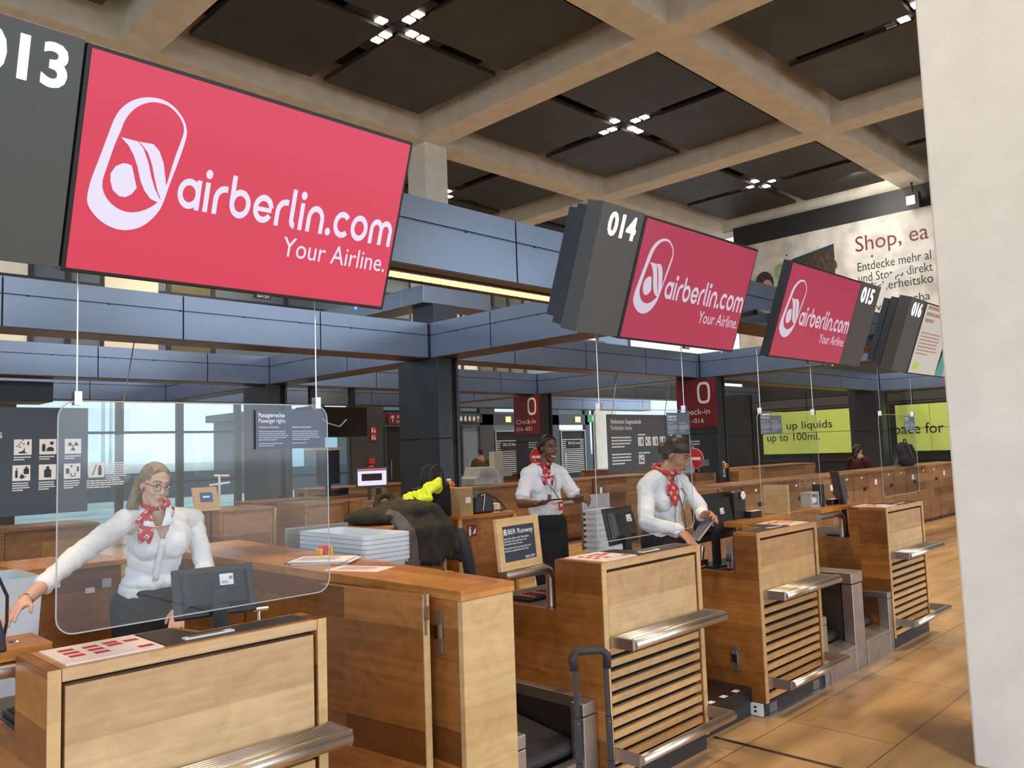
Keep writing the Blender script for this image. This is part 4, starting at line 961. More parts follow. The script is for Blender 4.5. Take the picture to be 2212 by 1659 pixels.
def hang_arms(x0, label):
    """slanting struts from the back of a sign up to the canopy beam"""
    t = thing('sign_bracket', label, 'bracket', (x0, 2.7, 2.5))
    for dx in (0.0, 0.35):
        a = V((x0+dx, 2.66, 2.52)); e = V((a.x*1.62, 4.44, 1.65+(2.52-1.65)*1.72)); d = e-a; L = d.length; d.normalize(); u = d.cross(Z).normalized(); v = u.cross(d)
        m = MB(); m.obox(a-u*0.03-v*0.03, d, u, v, L, 0.06, 0.06); m.build('strut', 'column_metal', t)
    return t
screen(0.785, 1.20, 1, 'large bright red screen with a white oval logo, nearest and biggest of the screens')
sign_panel(0.14, 0.64, '013', 0.368, 'dark sign with a cut-off number at the left edge, beside the biggest red screen')
sign_panel(3.20, 0.352, '014', 0.068, 'dark number sign attached left of the middle red screen')
screen(3.557, 1.222, 2, 'middle red screen with a white oval logo, number sign on its left')
screen(5.255, 1.19, 2, 'smallest red screen with a white oval logo, number sign on its right')
sign_panel(6.448, 0.40, '015', 0.06, 'dark number sign attached right of the smallest red screen')
sign_panel(7.56, 0.38, '016', 0.08, 'dark number sign nearest the pale pillar, left of the pale poster screen')
screen(7.945, 1.2, 'poster', 'pale poster screen cut by the big pillar')
for a, l in ((1.0, 'dark struts behind the biggest red screen'), (3.65, 'dark struts behind the middle red screen'), (5.3, 'dark struts behind the smallest red screen'), (7.5, 'dark struts behind the pale poster screen')): hang_arms(a, l)
# ================================================================ hanging acrylic screens
def acrylic(x0, w, z0, z1, label, lx, lw, lz, lh, y=2.62):
    t = thing('acrylic_screen', label, 'protective screen', (x0, y, z0))
    r = 0.05; pts = []
    for cx, cz, a0 in ((w-r, r, -90), (w-r, z1-z0-r, 0), (r, z1-z0-r, 90), (r, r, 180)):
        for k in range(6): a = math.radians(a0+k*18); pts.append((cx+r*math.cos(a), cz+r*math.sin(a)))
    m = MB(); o = V((x0, y, z0)); m.plate(o, X, Z, pts, 0.005); pane = m.build('pane', 'acrylic', t)
    e = MB(); e.tube([o+X*a+Z*b+Y*0.0025 for a, b in pts+pts[:1]], 0.0022, n=6, cap=False); e.build('polished_edge', 'edge_grey', pane)
    for xx in (0.05 if w > 0.8 else 0.04, w-0.045):
        c = MB(); c.box(x0+xx-0.010, x0+xx+0.010, y-0.012, y+0.016, z1-z0+z0-0.012, z1+0.028); cl = c.build('clamp', 'chrome', t)
        c = MB(); c.tube([(x0+xx, y+0.002, z1+0.028), (x0+xx, y+0.002, 2.27), (x0+xx, y-0.10, 2.285)], 0.0022, n=6); c.build('cable', 'steel', cl)
    n = thing('printed_notice', 'slate blue passenger rights notice on the %s' % label.replace('hanging ', ''), 'notice', (lx, y, lz))
    B(lx, lx+lw, y-0.0065, y-0.0056, lz, lz+lh).build('sheet', 'notice_blue', n)
    q = V((lx, y-0.0072, lz)); s = lw/0.245
    m = MB(); m.text('Passagierrechte', q+X*0.010*s+Z*0.103*s, X, Z, 0.020*s, width=0.093*s, bold=0.012); m.text('Passenger rights', q+X*0.010*s+Z*0.085*s, X, Z, 0.020*s, width=0.095*s); m.build('heading', 'white_letter', n)
    m = MB()
    for a in (0.010, 0.130):
        b = q+X*a*s+Z*0.0*s
        m.lines(b+Z*0.068*s, X, Z, 0.075*s, 1, 0.01, 0.004*s, seed=2, last=0.95); m.lines(b+Z*0.055*s, X, Z, 0.108*s, 5, 0.0068*s, 0.0030*s, seed=int(a*100)); m.lines(b+Z*0.016*s, X, Z, 0.09*s, 2 if a < 0.1 else 1, 0.0068*s, 0.0030*s, seed=9, last=0.6)
    m.build('small_print', 'soft_letter', n)
    return t
acrylic(0.762, 0.905, 1.170, 1.843, 'hanging acrylic screen above the nearest desk', 1.378, 0.262, 1.688, 0.135, 2.60)
acrylic(3.225, 0.880, 1.180, 1.852, 'hanging acrylic screen above the second desk', 3.862, 0.235, 1.712, 0.125, 2.60)
acrylic(4.915, 0.885, 1.172, 1.852, 'hanging acrylic screen above the third desk', 4.94, 0.30, 1.705, 0.125, 2.60)
acrylic(6.98, 0.86, 1.165, 1.853, 'hanging acrylic screen above the rightmost desk', 7.56, 0.245, 1.715, 0.125, 2.60)
# ================================================================ computer monitors and desk-top things
def monitor(c, w, h, yaw, tilt, label, post=None, sticker=True, base_z=0.849):
    """screen faces the staff side; c = centre of the panel"""
    t = thing('computer_monitor', label, 'monitor', (c[0], c[1], base_z))
    c = V(c); R_ = Matrix.Rotation(yaw, 3, 'Z') @ Matrix.Rotation(tilt, 3, 'X')
    ux, uy, uz = R_ @ X, R_ @ Y, R_ @ Z
    m = MB(); m.obox(c-ux*w/2-uz*h/2-uy*0.0, ux, uy, uz, w, 0.022, h); bz = m.build('bezel', 'black_plastic', t, bevel=0.005)
    m = MB(); a, b = w*0.42, h*0.38; k = 0.78
    P = [c-ux*a-uz*b, c+ux*a-uz*b, c+ux*a+uz*b, c-ux*a+uz*b]; Q = [c-ux*a*k-uz*b*k*0.9-uy*0.038, c+ux*a*k-uz*b*k*0.9-uy*0.038, c+ux*a*k+uz*b*k-uy*0.030, c-ux*a*k+uz*b*k-uy*0.030]
    m.add(P+Q, [(7, 6, 5, 4)]+[(i, (i+1) % 4, 4+(i+1) % 4, 4+i) for i in range(4)][::1]); hump = m.build('rear_hump', 'black_plastic', t, bevel=0.004)
    m = MB()
    for k2 in range(16):
        z_ = -b*0.8+k2*b*0.1; m.obox(c-ux*a*0.97+uz*z_-uy*0.012, ux, uy, uz, 0.05, 0.004, 0.004)
    m.build('vent', 'black_gap', hump)
    m = MB(); m.obox(c-ux*(w/2-0.012)-uz*(h/2-0.012)+uy*0.0225, ux, uy, uz, w-0.024, 0.001, h-0.024); m.build('display', 'dark_lino', bz)
    if sticker:
        m = MB(); q = c-uy*0.0345+ux*0.01+uz*0.01; m.obox(q, ux, -uy, uz, 0.05, 0.006, 0.042); m.mt(1)
        for k2 in range(5): m.obox(q-uy*0.0062+ux*(0.006+k2*0.005)+uz*0.006, ux, -uy, uz, 0.003, 0.0006, 0.009)
        m.obox(q-uy*0.0062+ux*0.034+uz*0.02, ux, -uy, uz, 0.012, 0.0006, 0.012); m.build('sticker', ['white_paint', 'print_grey'], hump)
    if post:
        f = V((post[0], post[1], base_z)); B(f.x-0.09, f.x+0.09, f.y-0.05, f.y+0.06, base_z, base_z+0.014).build('stand_foot', 'black_plastic', t)
        m = MB(); m.box(f.x-0.035, f.x+0.035, f.y-0.012, f.y+0.012, base_z+0.014, c.z-0.02); m.build('stand_neck', 'black_plastic', t)
        m = MB(); m.tube([(f.x, f.y+0.01, c.z-0.06), (c.x-0.1, c.y-0.04, c.z-0.04)], 0.016); m.build('stand_arm', 'black_plastic', t); return t
    f = V((c.x, c.y+0.02, base_z)); m = MB(); m.lathe(f, [(0.11, 0), (0.11, 0.012), (0.03, 0.02)], n=24); m.build('stand_foot', 'black_plastic', t)
    m = MB(); m.obox(f+V((-0.03, -0.065, 0.01)), X, Y, Z, 0.06, 0.022, c.z-base_z); m.build('stand_neck', 'black_plastic', t)
    return t
monitor((1.432, 3.02, 1.165), 0.30, 0.185, math.radians(-10), math.radians(-18), 'black monitor seen from behind on the nearest desk, below the acrylic screen')
t = thing('swivel_key', 'small shiny key knob beside the monitor on the nearest desk', 'key', (1.60, 3.0, 1.06))
MB().tube([(1.575, 3.0, 1.075), (1.63, 2.985, 1.075)], 0.010).build('barrel', 'chrome', t); MB().tube([(1.60, 3.0, 0.849), (1.60, 3.0, 1.07)], 0.006).build('stem', 'steel', t)
monitor((3.93, 2.99, 1.195), 0.33, 0.215, math.radians(8), math.radians(-12), 'smaller dark monitor behind the second acrylic screen')
monitor((5.085, 3.05, 1.150), 0.59, 0.32, math.radians(4), math.radians(-6), 'wide black monitor on a stand, right of the woman with the tablet', post=(4.80, 2.885))
monitor((6.93, 2.95, 1.24), 0.22, 0.30, math.radians(38), math.radians(-8), 'dark monitor turned sideways on the rightmost desk')
def keyboard(x, y, z, label, w=0.34, d=0.14):
    t = thing('keyboard', label, 'keyboard', (x, y, z))
    B(x, x+w, y, y+d, z, z+0.018).build('body', 'black_plastic', t, bevel=0.003)
    m = MB()
    for r_ in range(4):
        for k in range(9):
            m.mt((k*7+r_*3) % 3 % 2); m.box(x+0.012+k*0.036, x+0.038+k*0.036, y+0.01+r_*0.032, y+0.034+r_*0.032, z+0.018, z+0.023)
    m.build('keys', ['black_gap', 'red_paint'], t); return t
keyboard(0.76, 2.99, 0.849, 'black keyboard with red keys at the lower left edge')
keyboard(3.17, 3.05, 0.849, 'black keyboard with red keys behind the second desk', 0.30)
t = thing('computer_mouse', 'black mouse on the dark worktop of the second desk', 'mouse', (3.30, 2.93, 0.849)); MB().ball((3.30, 2.93, 0.862), (0.032, 0.055, 0.022)).build('shell', 'black_plastic', t, smooth=True)
t = thing('desk_scanner', 'black desk scanner with red glow behind the third desk', 'scanner', (4.72, 2.93, 0.849))
B(4.67, 4.77, 2.93, 3.0, 0.849, 0.90).build('body', 'black_plastic', t, bevel=0.006); MB().tube([(4.74, 2.96, 0.90), (4.75, 2.955, 0.98)], 0.012).build('neck', 'chrome', t); B(4.675, 4.72, 2.921, 2.929, 0.857, 0.868).build('red_light', 'red_button', t)
t = thing('document_reader', 'black document reader on the left wooden ledge', 'document reader', (0.66, 2.95, 1.11))
MB().plate((0.62, 2.93, 1.111), X, Z, [(0, 0), (0.075, 0), (0.068, 0.05), (0.04, 0.16), (0.03, 0.245), (-0.05, 0.245), (-0.08, 0.0)], -0.12).build('body', 'black_plastic', t, bevel=0.008)
MB().tube([(0.65, 2.99, 1.33), (0.705, 2.99, 1.325), (0.735, 2.99, 1.25), (0.735, 2.99, 1.17), (0.725, 2.99, 1.112)], 0.005, n=8).build('cable', 'rubber', t, smooth=True)
for k, (x, y, s, lab) in enumerate(((5.45, 2.97, 0.10, 'black card terminal on the pale ledge with the upright board'), (6.78, 2.95, 0.085, 'small black terminal at the right end of the rightmost ledge'))):
    t = thing('card_terminal', lab, 'terminal', (x, y, 1.11)); B(x, x+s*1.5, y, y+s*0.7, 1.1105, 1.155).build('body', 'black_plastic', t, bevel=0.006); B(x+0.01, x+s*1.4, y-0.001, y+s*0.5, 1.155, 1.158).build('paper_roll', 'paper', t)
t = thing('black_case', 'upright black box with a white flower on the pale ledge', 'box', (5.28, 3.0, 1.11)); B(5.30, 5.46, 3.02, 3.05, 1.1105, 1.30).build('body', 'black_plastic', t, bevel=0.004)
t = thing('flower', 'white fabric flower on the upright black box', 'flower', (5.40, 3.0, 1.26)); m = MB()
for k in range(6): a = k*1.047; m.ball((5.40+0.018*math.cos(a), 3.003, 1.275+0.018*math.sin(a)), (0.014, 0.008, 0.014), 8, 6)
m.build('petals', 'white_paint', t, smooth=True)
t = thing('label_printer', 'grey and silver label printer on the rightmost ledge', 'printer', (6.45, 2.98, 1.11)); m = MB(); m.box(6.43, 6.58, 2.97, 3.06, 1.1105, 1.13); m.box(6.43, 6.455, 2.97, 3.06, 1.13, 1.215); m.box(6.555, 6.58, 2.97, 3.06, 1.13, 1.215); m.box(6.43, 6.58, 2.97, 3.06, 1.216, 1.235); m.build('case', 'terminal_grey', t, bevel=0.004); MB().lathe((6.46, 3.01, 1.165), [(0.03, 0), (0.03, 0.09)], axis=(1, 0, 0)).build('paper_roll', 'white_paint', t)
t = thing('speaker_box', 'narrow black upright box beside the label printer', 'box', (6.64, 2.98, 1.11)); B(6.63, 6.665, 2.96, 3.05, 1.1105, 1.29).build('body', 'black_plastic', t, bevel=0.004)
# papers on the tall counter
t = thing('paper_stack', 'loose stack of printed papers on the tall counter', 'papers', (2.4, 3.75, 1.1))
rg = random.Random(5)
for k in range(6):
    a = math.radians(rg.uniform(-8, 8)-52); c = V((2.40+rg.uniform(-.015, .015), 3.79+rg.uniform(-.02, .02), 1.1005+k*0.004)); u = V((math.cos(a), math.sin(a), 0)); v = V((-u.y, u.x, 0)); m = MB()
    m.obox(c-u*0.15-v*0.105, u, v, Z, 0.30, 0.21, 0.003); m.mt(1)
    if k == 5: m.lines(c-u*0.13+v*0.06+Z*0.0035, u, v, 0.22, 9, 0.016, 0.006, seed=3)
    m.build('sheet', ['paper', 'print_grey'], t)
t = thing('clipboard', 'black clipboard edge under the paper stack', 'clipboard', (2.36, 3.88, 1.1)); MB().obox((2.24, 3.93, 1.1002), V((0.62, -0.79, 0)), V((0.79, 0.62, 0)), Z, 0.10, 0.16, 0.0035).build('board', 'black_plastic', t)
t = thing('printed_sheet', 'single printed sheet near the front end of the tall counter', 'paper', (2.37, 3.41, 1.1))
a = math.radians(5); u = V((2.566-2.328, 3.414-3.591, 0)).normalized(); u = V((0.16, -0.36, 0)).normalized(); v = V((-u.y, u.x, 0)); c = V((2.36, 3.42, 1.1006)); m = MB(); m.obox(c-u*0.15-v*0.085, u, v, Z, 0.30, 0.17, 0.0015); m.mt(1); m.lines(c-u*0.11+v*0.05+Z*0.002, u, v, 0.20, 8, 0.014, 0.005, seed=8); m.build('sheet', ['paper_pink', 'print_grey'], t)
t = thing('tape_dispenser', 'yellow and red tape dispenser behind the paper stack', 'tape dispenser', (2.53, 4.0, 1.1)); m = MB(); m.box(2.49, 2.57, 3.97, 4.03, 1.1005, 1.115); m.box(2.555, 2.57, 3.97, 4.03, 1.115, 1.155); m.box(2.49, 2.505, 3.97, 4.03, 1.115, 1.15); m.build('body', 'yellow_paint', t, bevel=0.004); MB().lathe((2.53, 3.975, 1.14), [(0.024, 0), (0.024, 0.05)], axis=(0, 1, 0)).build('roll', 'red_paint', t)
# ================================================================ back rows
def cabinet(x0, x1, y0, y1, label, group=None, top=1.1, steel_left=False, stickers=(), door=True, m='wood', name='cabinet', lean=True):
    t = thing(name, label, 'cabinet', (x0, y0, 0), group)
    mb = MB(); mb.box(x0, x1, y0+0.022, y1, 0.06, top-0.032); mb.build('carcass', m, t)
    B(x0, x1, y0, y1, top-0.03, top).build('worktop', 'wood_top' if m == 'wood' else m, t, bevel=0.003)
    for xa in (x0, x1-0.035): B(xa, xa+0.035, y0, y0+0.021, 0.06, top-0.031).build('edge_strip', 'wood_end' if m == 'wood' else m, t)
    if door:
        d = B(x0+0.041, x1-0.041, y0+0.004, y0+0.021, 0.08, top-0.06).build('door', m, t)
    if steel_left: B(x0-0.006, x0-0.001, y0+0.01, y1, 0.06, top-0.02).build('steel_side', 'steel_dull', t)
    B(x0+0.01, x1-0.01, y0+0.03, y1-0.01, 0, 0.06).build('plinth', 'plinth', t)
    for (a, b, w, h, col) in stickers: B(x0+a, x0+a+w, y0+0.001, y0+0.0035, b, b+h).build('sticker', col, t)
    return t
GA = 'wooden cabinets of the second row'
cabinet(1.30, 1.86, 5.05, 5.65, 'low wooden cabinet with white label strips behind the woman with glasses', GA, steel_left=True, stickers=((0.06, 0.985, 0.14, 0.03, 'white_paint'), (0.33, 0.93, 0.05, 0.03, 'white_paint'), (0.42, 0.95, 0.05, 0.05, 'soft_letter'), (0.1, 0.30, 0.12, 0.03, 'white_paint')))
cabinet(3.79, 4.52, 5.28, 5.95, 'wooden cabinet under the heaped coats', GA, steel_left=True, stickers=((0.05, 1.01, 0.10, 0.032, 'white_paint'),))
t = thing('round_sticker', 'round green and white sticker on the coat cabinet', 'sticker', (3.93, 5.27, 0.96)); MB().lathe((3.925, 5.283, 0.955), [(0.034, 0), (0.034, 0.002)], axis=(0, -1, 0)).build('rim', 'green_sign', t); MB().lathe((3.925, 5.2805, 0.955), [(0.027, 0), (0.027, 0.001)], axis=(0, -1, 0)).build('face', 'white_paint', t)
cabinet(4.76, 5.47, 5.38, 6.0, 'wooden cabinet with the red extinguisher sticker', GA)
t = thing('extinguisher_sticker', 'dark red fire extinguisher sticker on a wooden cabinet', 'sticker', (4.85, 5.37, 0.92))
B(4.855, 4.965, 5.3815, 5.3838, 0.915, 1.02).build('plate', 'sign_red', t)
m = MB(); q = V((4.855, 5.3810, 0.915)); m.rect(q, X, Z, 0.018, 0.042, 0.012, 0.068); m.rect(q, X, Z, 0.026, 0.034, 0.068, 0.082); m.plate(q, X, Z, [(0.012, 0.072), (0.026, 0.086), (0.046, 0.088), (0.046, 0.082), (0.028, 0.080)])
for k in range(3): m.plate(q, X, Z, [(0.062+k*0.012, 0.02+k*0.004), (0.072+k*0.012, 0.02+k*0.004), (0.080+k*0.010, 0.05+k*0.012), (0.070+k*0.010, 0.045+k*0.012)])
m.build('pictogram', 'white_letter', t)
x = 8.2
for k in range(19):
    st = [(0.30, 0.99, 0.05, 0.03, 'white_paint')] if k % 3 != 1 else [(0.28, 0.86, 0.09, 0.09, 'white_paint')]
    if k % 2: st.append((0.36, 0.78, 0.14, 0.06, 'black_gap'))
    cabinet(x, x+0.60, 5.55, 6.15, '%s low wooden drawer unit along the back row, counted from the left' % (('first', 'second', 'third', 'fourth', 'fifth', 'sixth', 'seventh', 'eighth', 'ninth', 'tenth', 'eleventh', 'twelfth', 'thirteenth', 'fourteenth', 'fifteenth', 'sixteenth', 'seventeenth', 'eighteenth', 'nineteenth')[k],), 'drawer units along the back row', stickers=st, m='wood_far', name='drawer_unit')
    x += 0.606
GB = 'wooden cabinets of the third row'
for (a, b, y, lab) in ((0.6, 2.02, 8.75, 'third-row wooden cabinet under the forbidden items panel'), (2.05, 2.9, 8.6, 'third-row wooden cabinet left of the raised sleeve'), (3.7, 4.28, 9.15, 'third-row wooden cabinet just right of the woman with glasses'), (4.3, 5.0, 8.95, 'third-row wooden cabinet with framed front below the blue sheet'),
                       (5.37, 5.99, 8.9, 'third-row wooden cabinet beside the left dark column'), (6.01, 6.70, 8.6, 'third-row wooden cabinet below the small touch screen'), (8.9, 10.3, 9.7, 'third-row wooden cabinet carrying the grey machine'), (10.35, 11.9, 9.7, 'third-row wooden cabinet behind the short-sleeved woman'), (11.95, 14.0, 9.7, 'third-row wooden cabinet under the forbidden items poster'),
                       (15.0, 17.2, 9.3, 'third-row wooden cabinet right of the right check-in sign'), (17.3, 20.5, 9.3, 'third-row wooden cabinet below the pick-up board')):
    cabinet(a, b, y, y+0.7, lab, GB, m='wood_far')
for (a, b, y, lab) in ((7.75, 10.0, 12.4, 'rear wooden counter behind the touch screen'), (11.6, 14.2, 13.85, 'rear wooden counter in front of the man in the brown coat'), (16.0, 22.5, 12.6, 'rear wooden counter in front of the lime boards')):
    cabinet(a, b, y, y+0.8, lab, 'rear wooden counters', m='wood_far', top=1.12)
tag(B(13.55, 14.28, 8.5, 9.0, 0, 1.1).build('cabinet', 'wood_far', bevel=0.004), 'wooden block cabinet left of the right check-in column carrying a white machine', 'cabinet', GB)
tag(B(14.9, 15.9, 8.35, 8.9, 0, 1.1).build('cabinet', 'wood_far', bevel=0.004), 'wooden block cabinet just right of the right check-in column', 'cabinet', GB)
# steel and trays
t = thing('conveyor_table', 'low steel conveyor table under the stack of white trays', 'conveyor', (2.8, 4.0, 0))
B(2.80, 3.50, 4.02, 5.10, 0, 0.90).build('frame', 'steel_dull', t, bevel=0.006); B(2.84, 3.46, 4.06, 5.06, 0.901, 0.915).build('belt', 'rubber', t)
t = tag(B(2.95, 3.46, 5.14, 5.17, 0.60, 1.172).build('steel_plate', 'steel_dull', bevel=0.004), 'brushed steel end plate behind the white trays', 'plate')
def tray(x0, x1, y0, y1, z, h, label, group, tp=0.03):
    t = thing('tray', label, 'tray', (x0, y0, z), group); r = 0.05
    def loop(e, zz, notch=0.0):
        p = []
        a0, a1, b0, b1 = x0+e, x1-e, y0+e, y1-e
        for cx, cy, an in ((a1-r, b0+r, -90), (a1-r, b1-r, 0), (a0+r, b1-r, 90), (a0+r, b0+r, 180)):
            for k in range(5): a = math.radians(an+k*22.5); p.append(V((cx+r*math.cos(a), cy+r*math.sin(a), zz)))
        return p
    rings = [loop(tp, z), loop(0.006, z+h-0.03), loop(0.006, z+h-0.025), loop(-0.008, z+h-0.024), loop(-0.008, z+h), loop(0.012, z+h), loop(tp+0.012, z+0.012)]
    n = 20; vs = [v for rg_ in rings for v in rg_]; fs = []
    for i in range(len(rings)-1):
        for k in range(n): fs.append((i*n+k, i*n+(k+1) % n, (i+1)*n+(k+1) % n, (i+1)*n+k))
    fs += [tuple(range(n-1, -1, -1)), tuple((len(rings)-1)*n+k for k in range(n))]
    MB().add(vs, fs).build('shell', 'tray_plastic', t)
    m = MB()
    for k in range(14): yy = y0+0.05+k*(y1-y0-0.1)/13; m.box(x1-0.001, x1+0.010, yy-0.004, yy+0.004, z+h-0.05, z+h-0.024)
    m.build('rib', 'tray_plastic', t); return t
_ord = ('bottom', 'second', 'third', 'fourth', 'fifth', 'sixth', 'seventh', 'topmost')
for k in range(6): tray(2.88, 3.22, 4.10, 4.86, 0.916+k*0.028, 0.118, '%s white plastic tray of the stack behind the tall counter' % (_ord[:5]+('topmost',))[k], 'white trays behind the tall counter')
t = tag(B(5.98, 6.40, 5.0, 5.03, 0.70, 1.215).build('steel_plate', 'steel_dull', bevel=0.004), 'upright brushed steel plate right of the short-sleeved woman', 'plate')
t = thing('conveyor_table', 'low steel conveyor table right of the short-sleeved woman', 'conveyor', (6.0, 4.4, 0))
B(5.72, 6.6, 4.75, 4.97, 0, 0.60).build('frame', 'steel_dull', t, bevel=0.006); B(5.5, 6.9, 4.6, 4.74, 0.62, 0.70).build('rail', 'steel_dull', t); B(5.45, 5.5, 4.6, 4.74, 0, 0.70).build('post', 'steel_dull', t)
for k in range(8): tray(5.92, 6.30, 4.76, 4.96, 0.601+k*0.052, 0.118, '%s white tray of the stack right of the short-sleeved woman' % _ord[k], 'white trays beside the steel plate', 0.010)
t = thing('guard_rail', 'thin steel guard rail behind the short-sleeved woman', 'rail', (7, 6.3, 0)); m = MB()
m.tube([(6.9, 6.5, 0), (6.9, 6.5, 1.16)], 0.02); m.tube([(6.9, 6.5, 1.02), (8.15, 6.5, 1.02)], 0.016); m.tube([(8.15, 6.5, 0), (8.15, 6.5, 1.16)], 0.02); m.build('tubes', 'steel', t)
t = thing('plastic_bin', 'translucent white bin behind the raised sleeve at the left edge', 'bin', (0.95, 3.75, 0)); m = MB()
m.add([(0.76, 4.42, 0), (1.16, 4.42, 0), (1.16, 4.75, 0), (0.76, 4.75, 0), (0.70, 4.36, 1.14), (1.22, 4.36, 1.14), (1.22, 4.80, 1.14), (0.70, 4.80, 1.14), (0.74, 4.40, 1.13), (1.18, 4.40, 1.13), (1.18, 4.76, 1.13), (0.74, 4.76, 1.13), (0.79, 4.45, 0.05), (1.13, 4.45, 0.05), (1.13, 4.72, 0.05), (0.79, 4.72, 0.05)],
      [(0, 3, 2, 1)]+[(i, (i+1) % 4, 4+(i+1) % 4, 4+i) for i in range(4)]+[(4+i, 4+(i+1) % 4, 8+(i+1) % 4, 8+i) for i in range(4)]+[(8+i, 8+(i+1) % 4, 12+(i+1) % 4, 12+i) for i in range(4)]+[(12, 13, 14, 15)]); m.build('tub', 'bin_plastic', t)
# ---------------------------------------------------------------- blob helper: overlapping solids fused into one surface
def cap(m, a, b, r0, r1=None, n=12):
    r1 = r0 if r1 is None else r1; a, b = V(a), V(b)
    m.tube([a, b], [r0, r1], n=n); m.ball(a, r0, n, 8); m.ball(b, r1, n, 8); return m
def ell(m, c, r, R_=None, nu=18, nv=12):
    k = len(m.v); m.ball((0, 0, 0), r, nu, nv); c = V(c)
    for i in range(k, len(m.v)): m.v[i] = (R_ @ m.v[i] if R_ else m.v[i])+c
    return m
def blob(m, name, mats, parent, voxel=0.008, smooth=3, pick=None, disp=None, drop=None):
    me = bpy.data.meshes.new('tmp'); me.from_pydata([tuple(p) for p in m.v], [], m.f)
    o = bpy.data.objects.new('tmp', me); COL.objects.link(o)
    r = o.modifiers.new('r', 'REMESH'); r.mode = 'VOXEL'; r.voxel_size = voxel
    if smooth: s = o.modifiers.new('s', 'SMOOTH'); s.iterations = smooth; s.factor = 0.5
    dg = bpy.context.evaluated_depsgraph_get(); dg.update()
    e = bpy.data.meshes.new_from_object(o.evaluated_get(dg)); bpy.data.objects.remove(o); bpy.data.meshes.remove(me)
    if drop:
        b_ = bmesh.new(); b_.from_mesh(e); bmesh.ops.delete(b_, geom=[f for f in b_.faces if drop(f.calc_center_median())], context='FACES'); b_.to_mesh(e); b_.free()
    base = V((0, 0, 0)); q = parent
    while q is not None: base = base+q.location; q = q.parent
    if disp:
        for v in e.vertices: v.co = disp(v.co, v.normal)
    if pick:
        for p in e.polygons: p.material_index = pick(p.center)
    for v in e.vertices: v.co = v.co-base
    e.materials.clear()
    for k in (mats if isinstance(mats, (list, tuple)) else [mats]): e.materials.append(M[k])
    e.polygons.foreach_set('use_smooth', [True]*len(e.polygons)); e.name = name; e.update()
    ob = bpy.data.objects.new(name, e); COL.objects.link(ob)
    if parent is not None: ob.parent = parent
    return ob
from mathutils import noise as _ns
def wrinkle(amp, scale, sx=1, sy=1, sz=1):
    return lambda co, n: co+n*(amp*_ns.noise(V((co.x*scale*sx, co.y*scale*sy, co.z*scale*sz))))
# heaped coats
t = thing('coat', 'heap of dark olive coats thrown over the wooden cabinet', 'coat', (4.1, 5.5, 1.1))
m = MB(); rg = random.Random(11)
ell(m, (4.05, 5.55, 1.15), (0.32, 0.26, 0.07)); ell(m, (4.25, 5.5, 1.19), (0.26, 0.24, 0.10)); ell(m, (3.92, 5.50, 1.17), (0.18, 0.16, 0.07))
cap(m, (3.85, 5.48, 1.15), (4.30, 5.45, 1.24), 0.05, 0.06); cap(m, (4.30, 5.45, 1.22), (4.42, 5.30, 1.20), 0.06, 0.05)
cap(m, (4.05, 5.62, 1.2), (4.10, 5.66, 1.30), 0.03); cap(m, (4.10, 5.66, 1.30), (4.22, 5.66, 1.32), 0.025); cap(m, (4.22, 5.66, 1.32), (4.27, 5.62, 1.22), 0.03)
for k in range(9):
    a = 4.12+k*0.042; cap(m, (a, 5.36-0.01*(k % 2), 1.19), (a+0.012*k, 5.235, 1.05), 0.040, 0.034); cap(m, (a+0.012*k, 5.235, 1.05), (a+0.022*k, 5.225+0.016*(k % 2), 0.78+0.02*math.sin(k*1.3)), 0.034, 0.030)
cap(m, (4.42, 5.30, 1.2), (4.58, 5.20, 0.86), 0.05, 0.045)
blob(m, 'outer_cloth', 'olive_coat', t, 0.012, 3, disp=wrinkle(0.014, 14, 1.6, 1, 0.5))
m = MB(); ell(m, (3.98, 5.42, 1.155), (0.16, 0.10, 0.05))
for k in range(4):
    a = 4.0+k*0.034; cap(m, (a, 5.36, 1.18), (a+0.02, 5.23, 1.05), 0.035, 0.03); cap(m, (a+0.02, 5.23, 1.05), (a+0.05, 5.215, 0.76), 0.03, 0.028)
blob(m, 'grey_lining', 'grey_coat', t, 0.012, 3, disp=wrinkle(0.012, 14, 1.6, 1, 0.5))
t = thing('tote_bag', 'black tote bag with tall loop handles behind the coats', 'bag', (4.6, 5.6, 1.1))
m = MB(); m.add([(4.50, 5.52, 1.101), (4.82, 5.52, 1.101), (4.82, 5.66, 1.101), (4.50, 5.66, 1.101), (4.44, 5.50, 1.36), (4.80, 5.53, 1.40), (4.80, 5.66, 1.40), (4.44, 5.66, 1.36)], [(0, 3, 2, 1), (4, 5, 6, 7)]+[(i, (i+1) % 4, 4+(i+1) % 4, 4+i) for i in range(4)]); m.build('body', 'black_cloth', t, bevel=0.02)
for yy in (5.53, 5.64): MB().tube([(4.56, yy, 1.36), (4.565, yy, 1.47), (4.60, yy, 1.54), (4.66, yy, 1.555), (4.71, yy, 1.50), (4.73, yy, 1.38)], 0.007, n=8).build('handle', 'leather', t, smooth=True)
t = thing('safety_vest', 'folded neon yellow safety vest on top of the coats and tote', 'vest', (4.45, 5.55, 1.25)); m = MB()
for k in range(6): cap(m, (4.24+k*0.045, 5.42, 1.245+k*0.006), (4.25+k*0.048, 5.47, 1.305+k*0.010), 0.030, 0.026)
for k in range(5): cap(m, (4.46+k*0.035, 5.46, 1.31+k*0.016), (4.49+k*0.036, 5.5, 1.375+k*0.012), 0.030, 0.028)
ell(m, (4.62, 5.50, 1.37), (0.06, 0.04, 0.07))
blob(m, 'cloth', ['hivis', 'reflective'], t, 0.010, 2, pick=lambda c: 1 if (c.z*0.8+0.5*c.x) % 0.11 < 0.035 else 0, disp=wrinkle(0.012, 20))
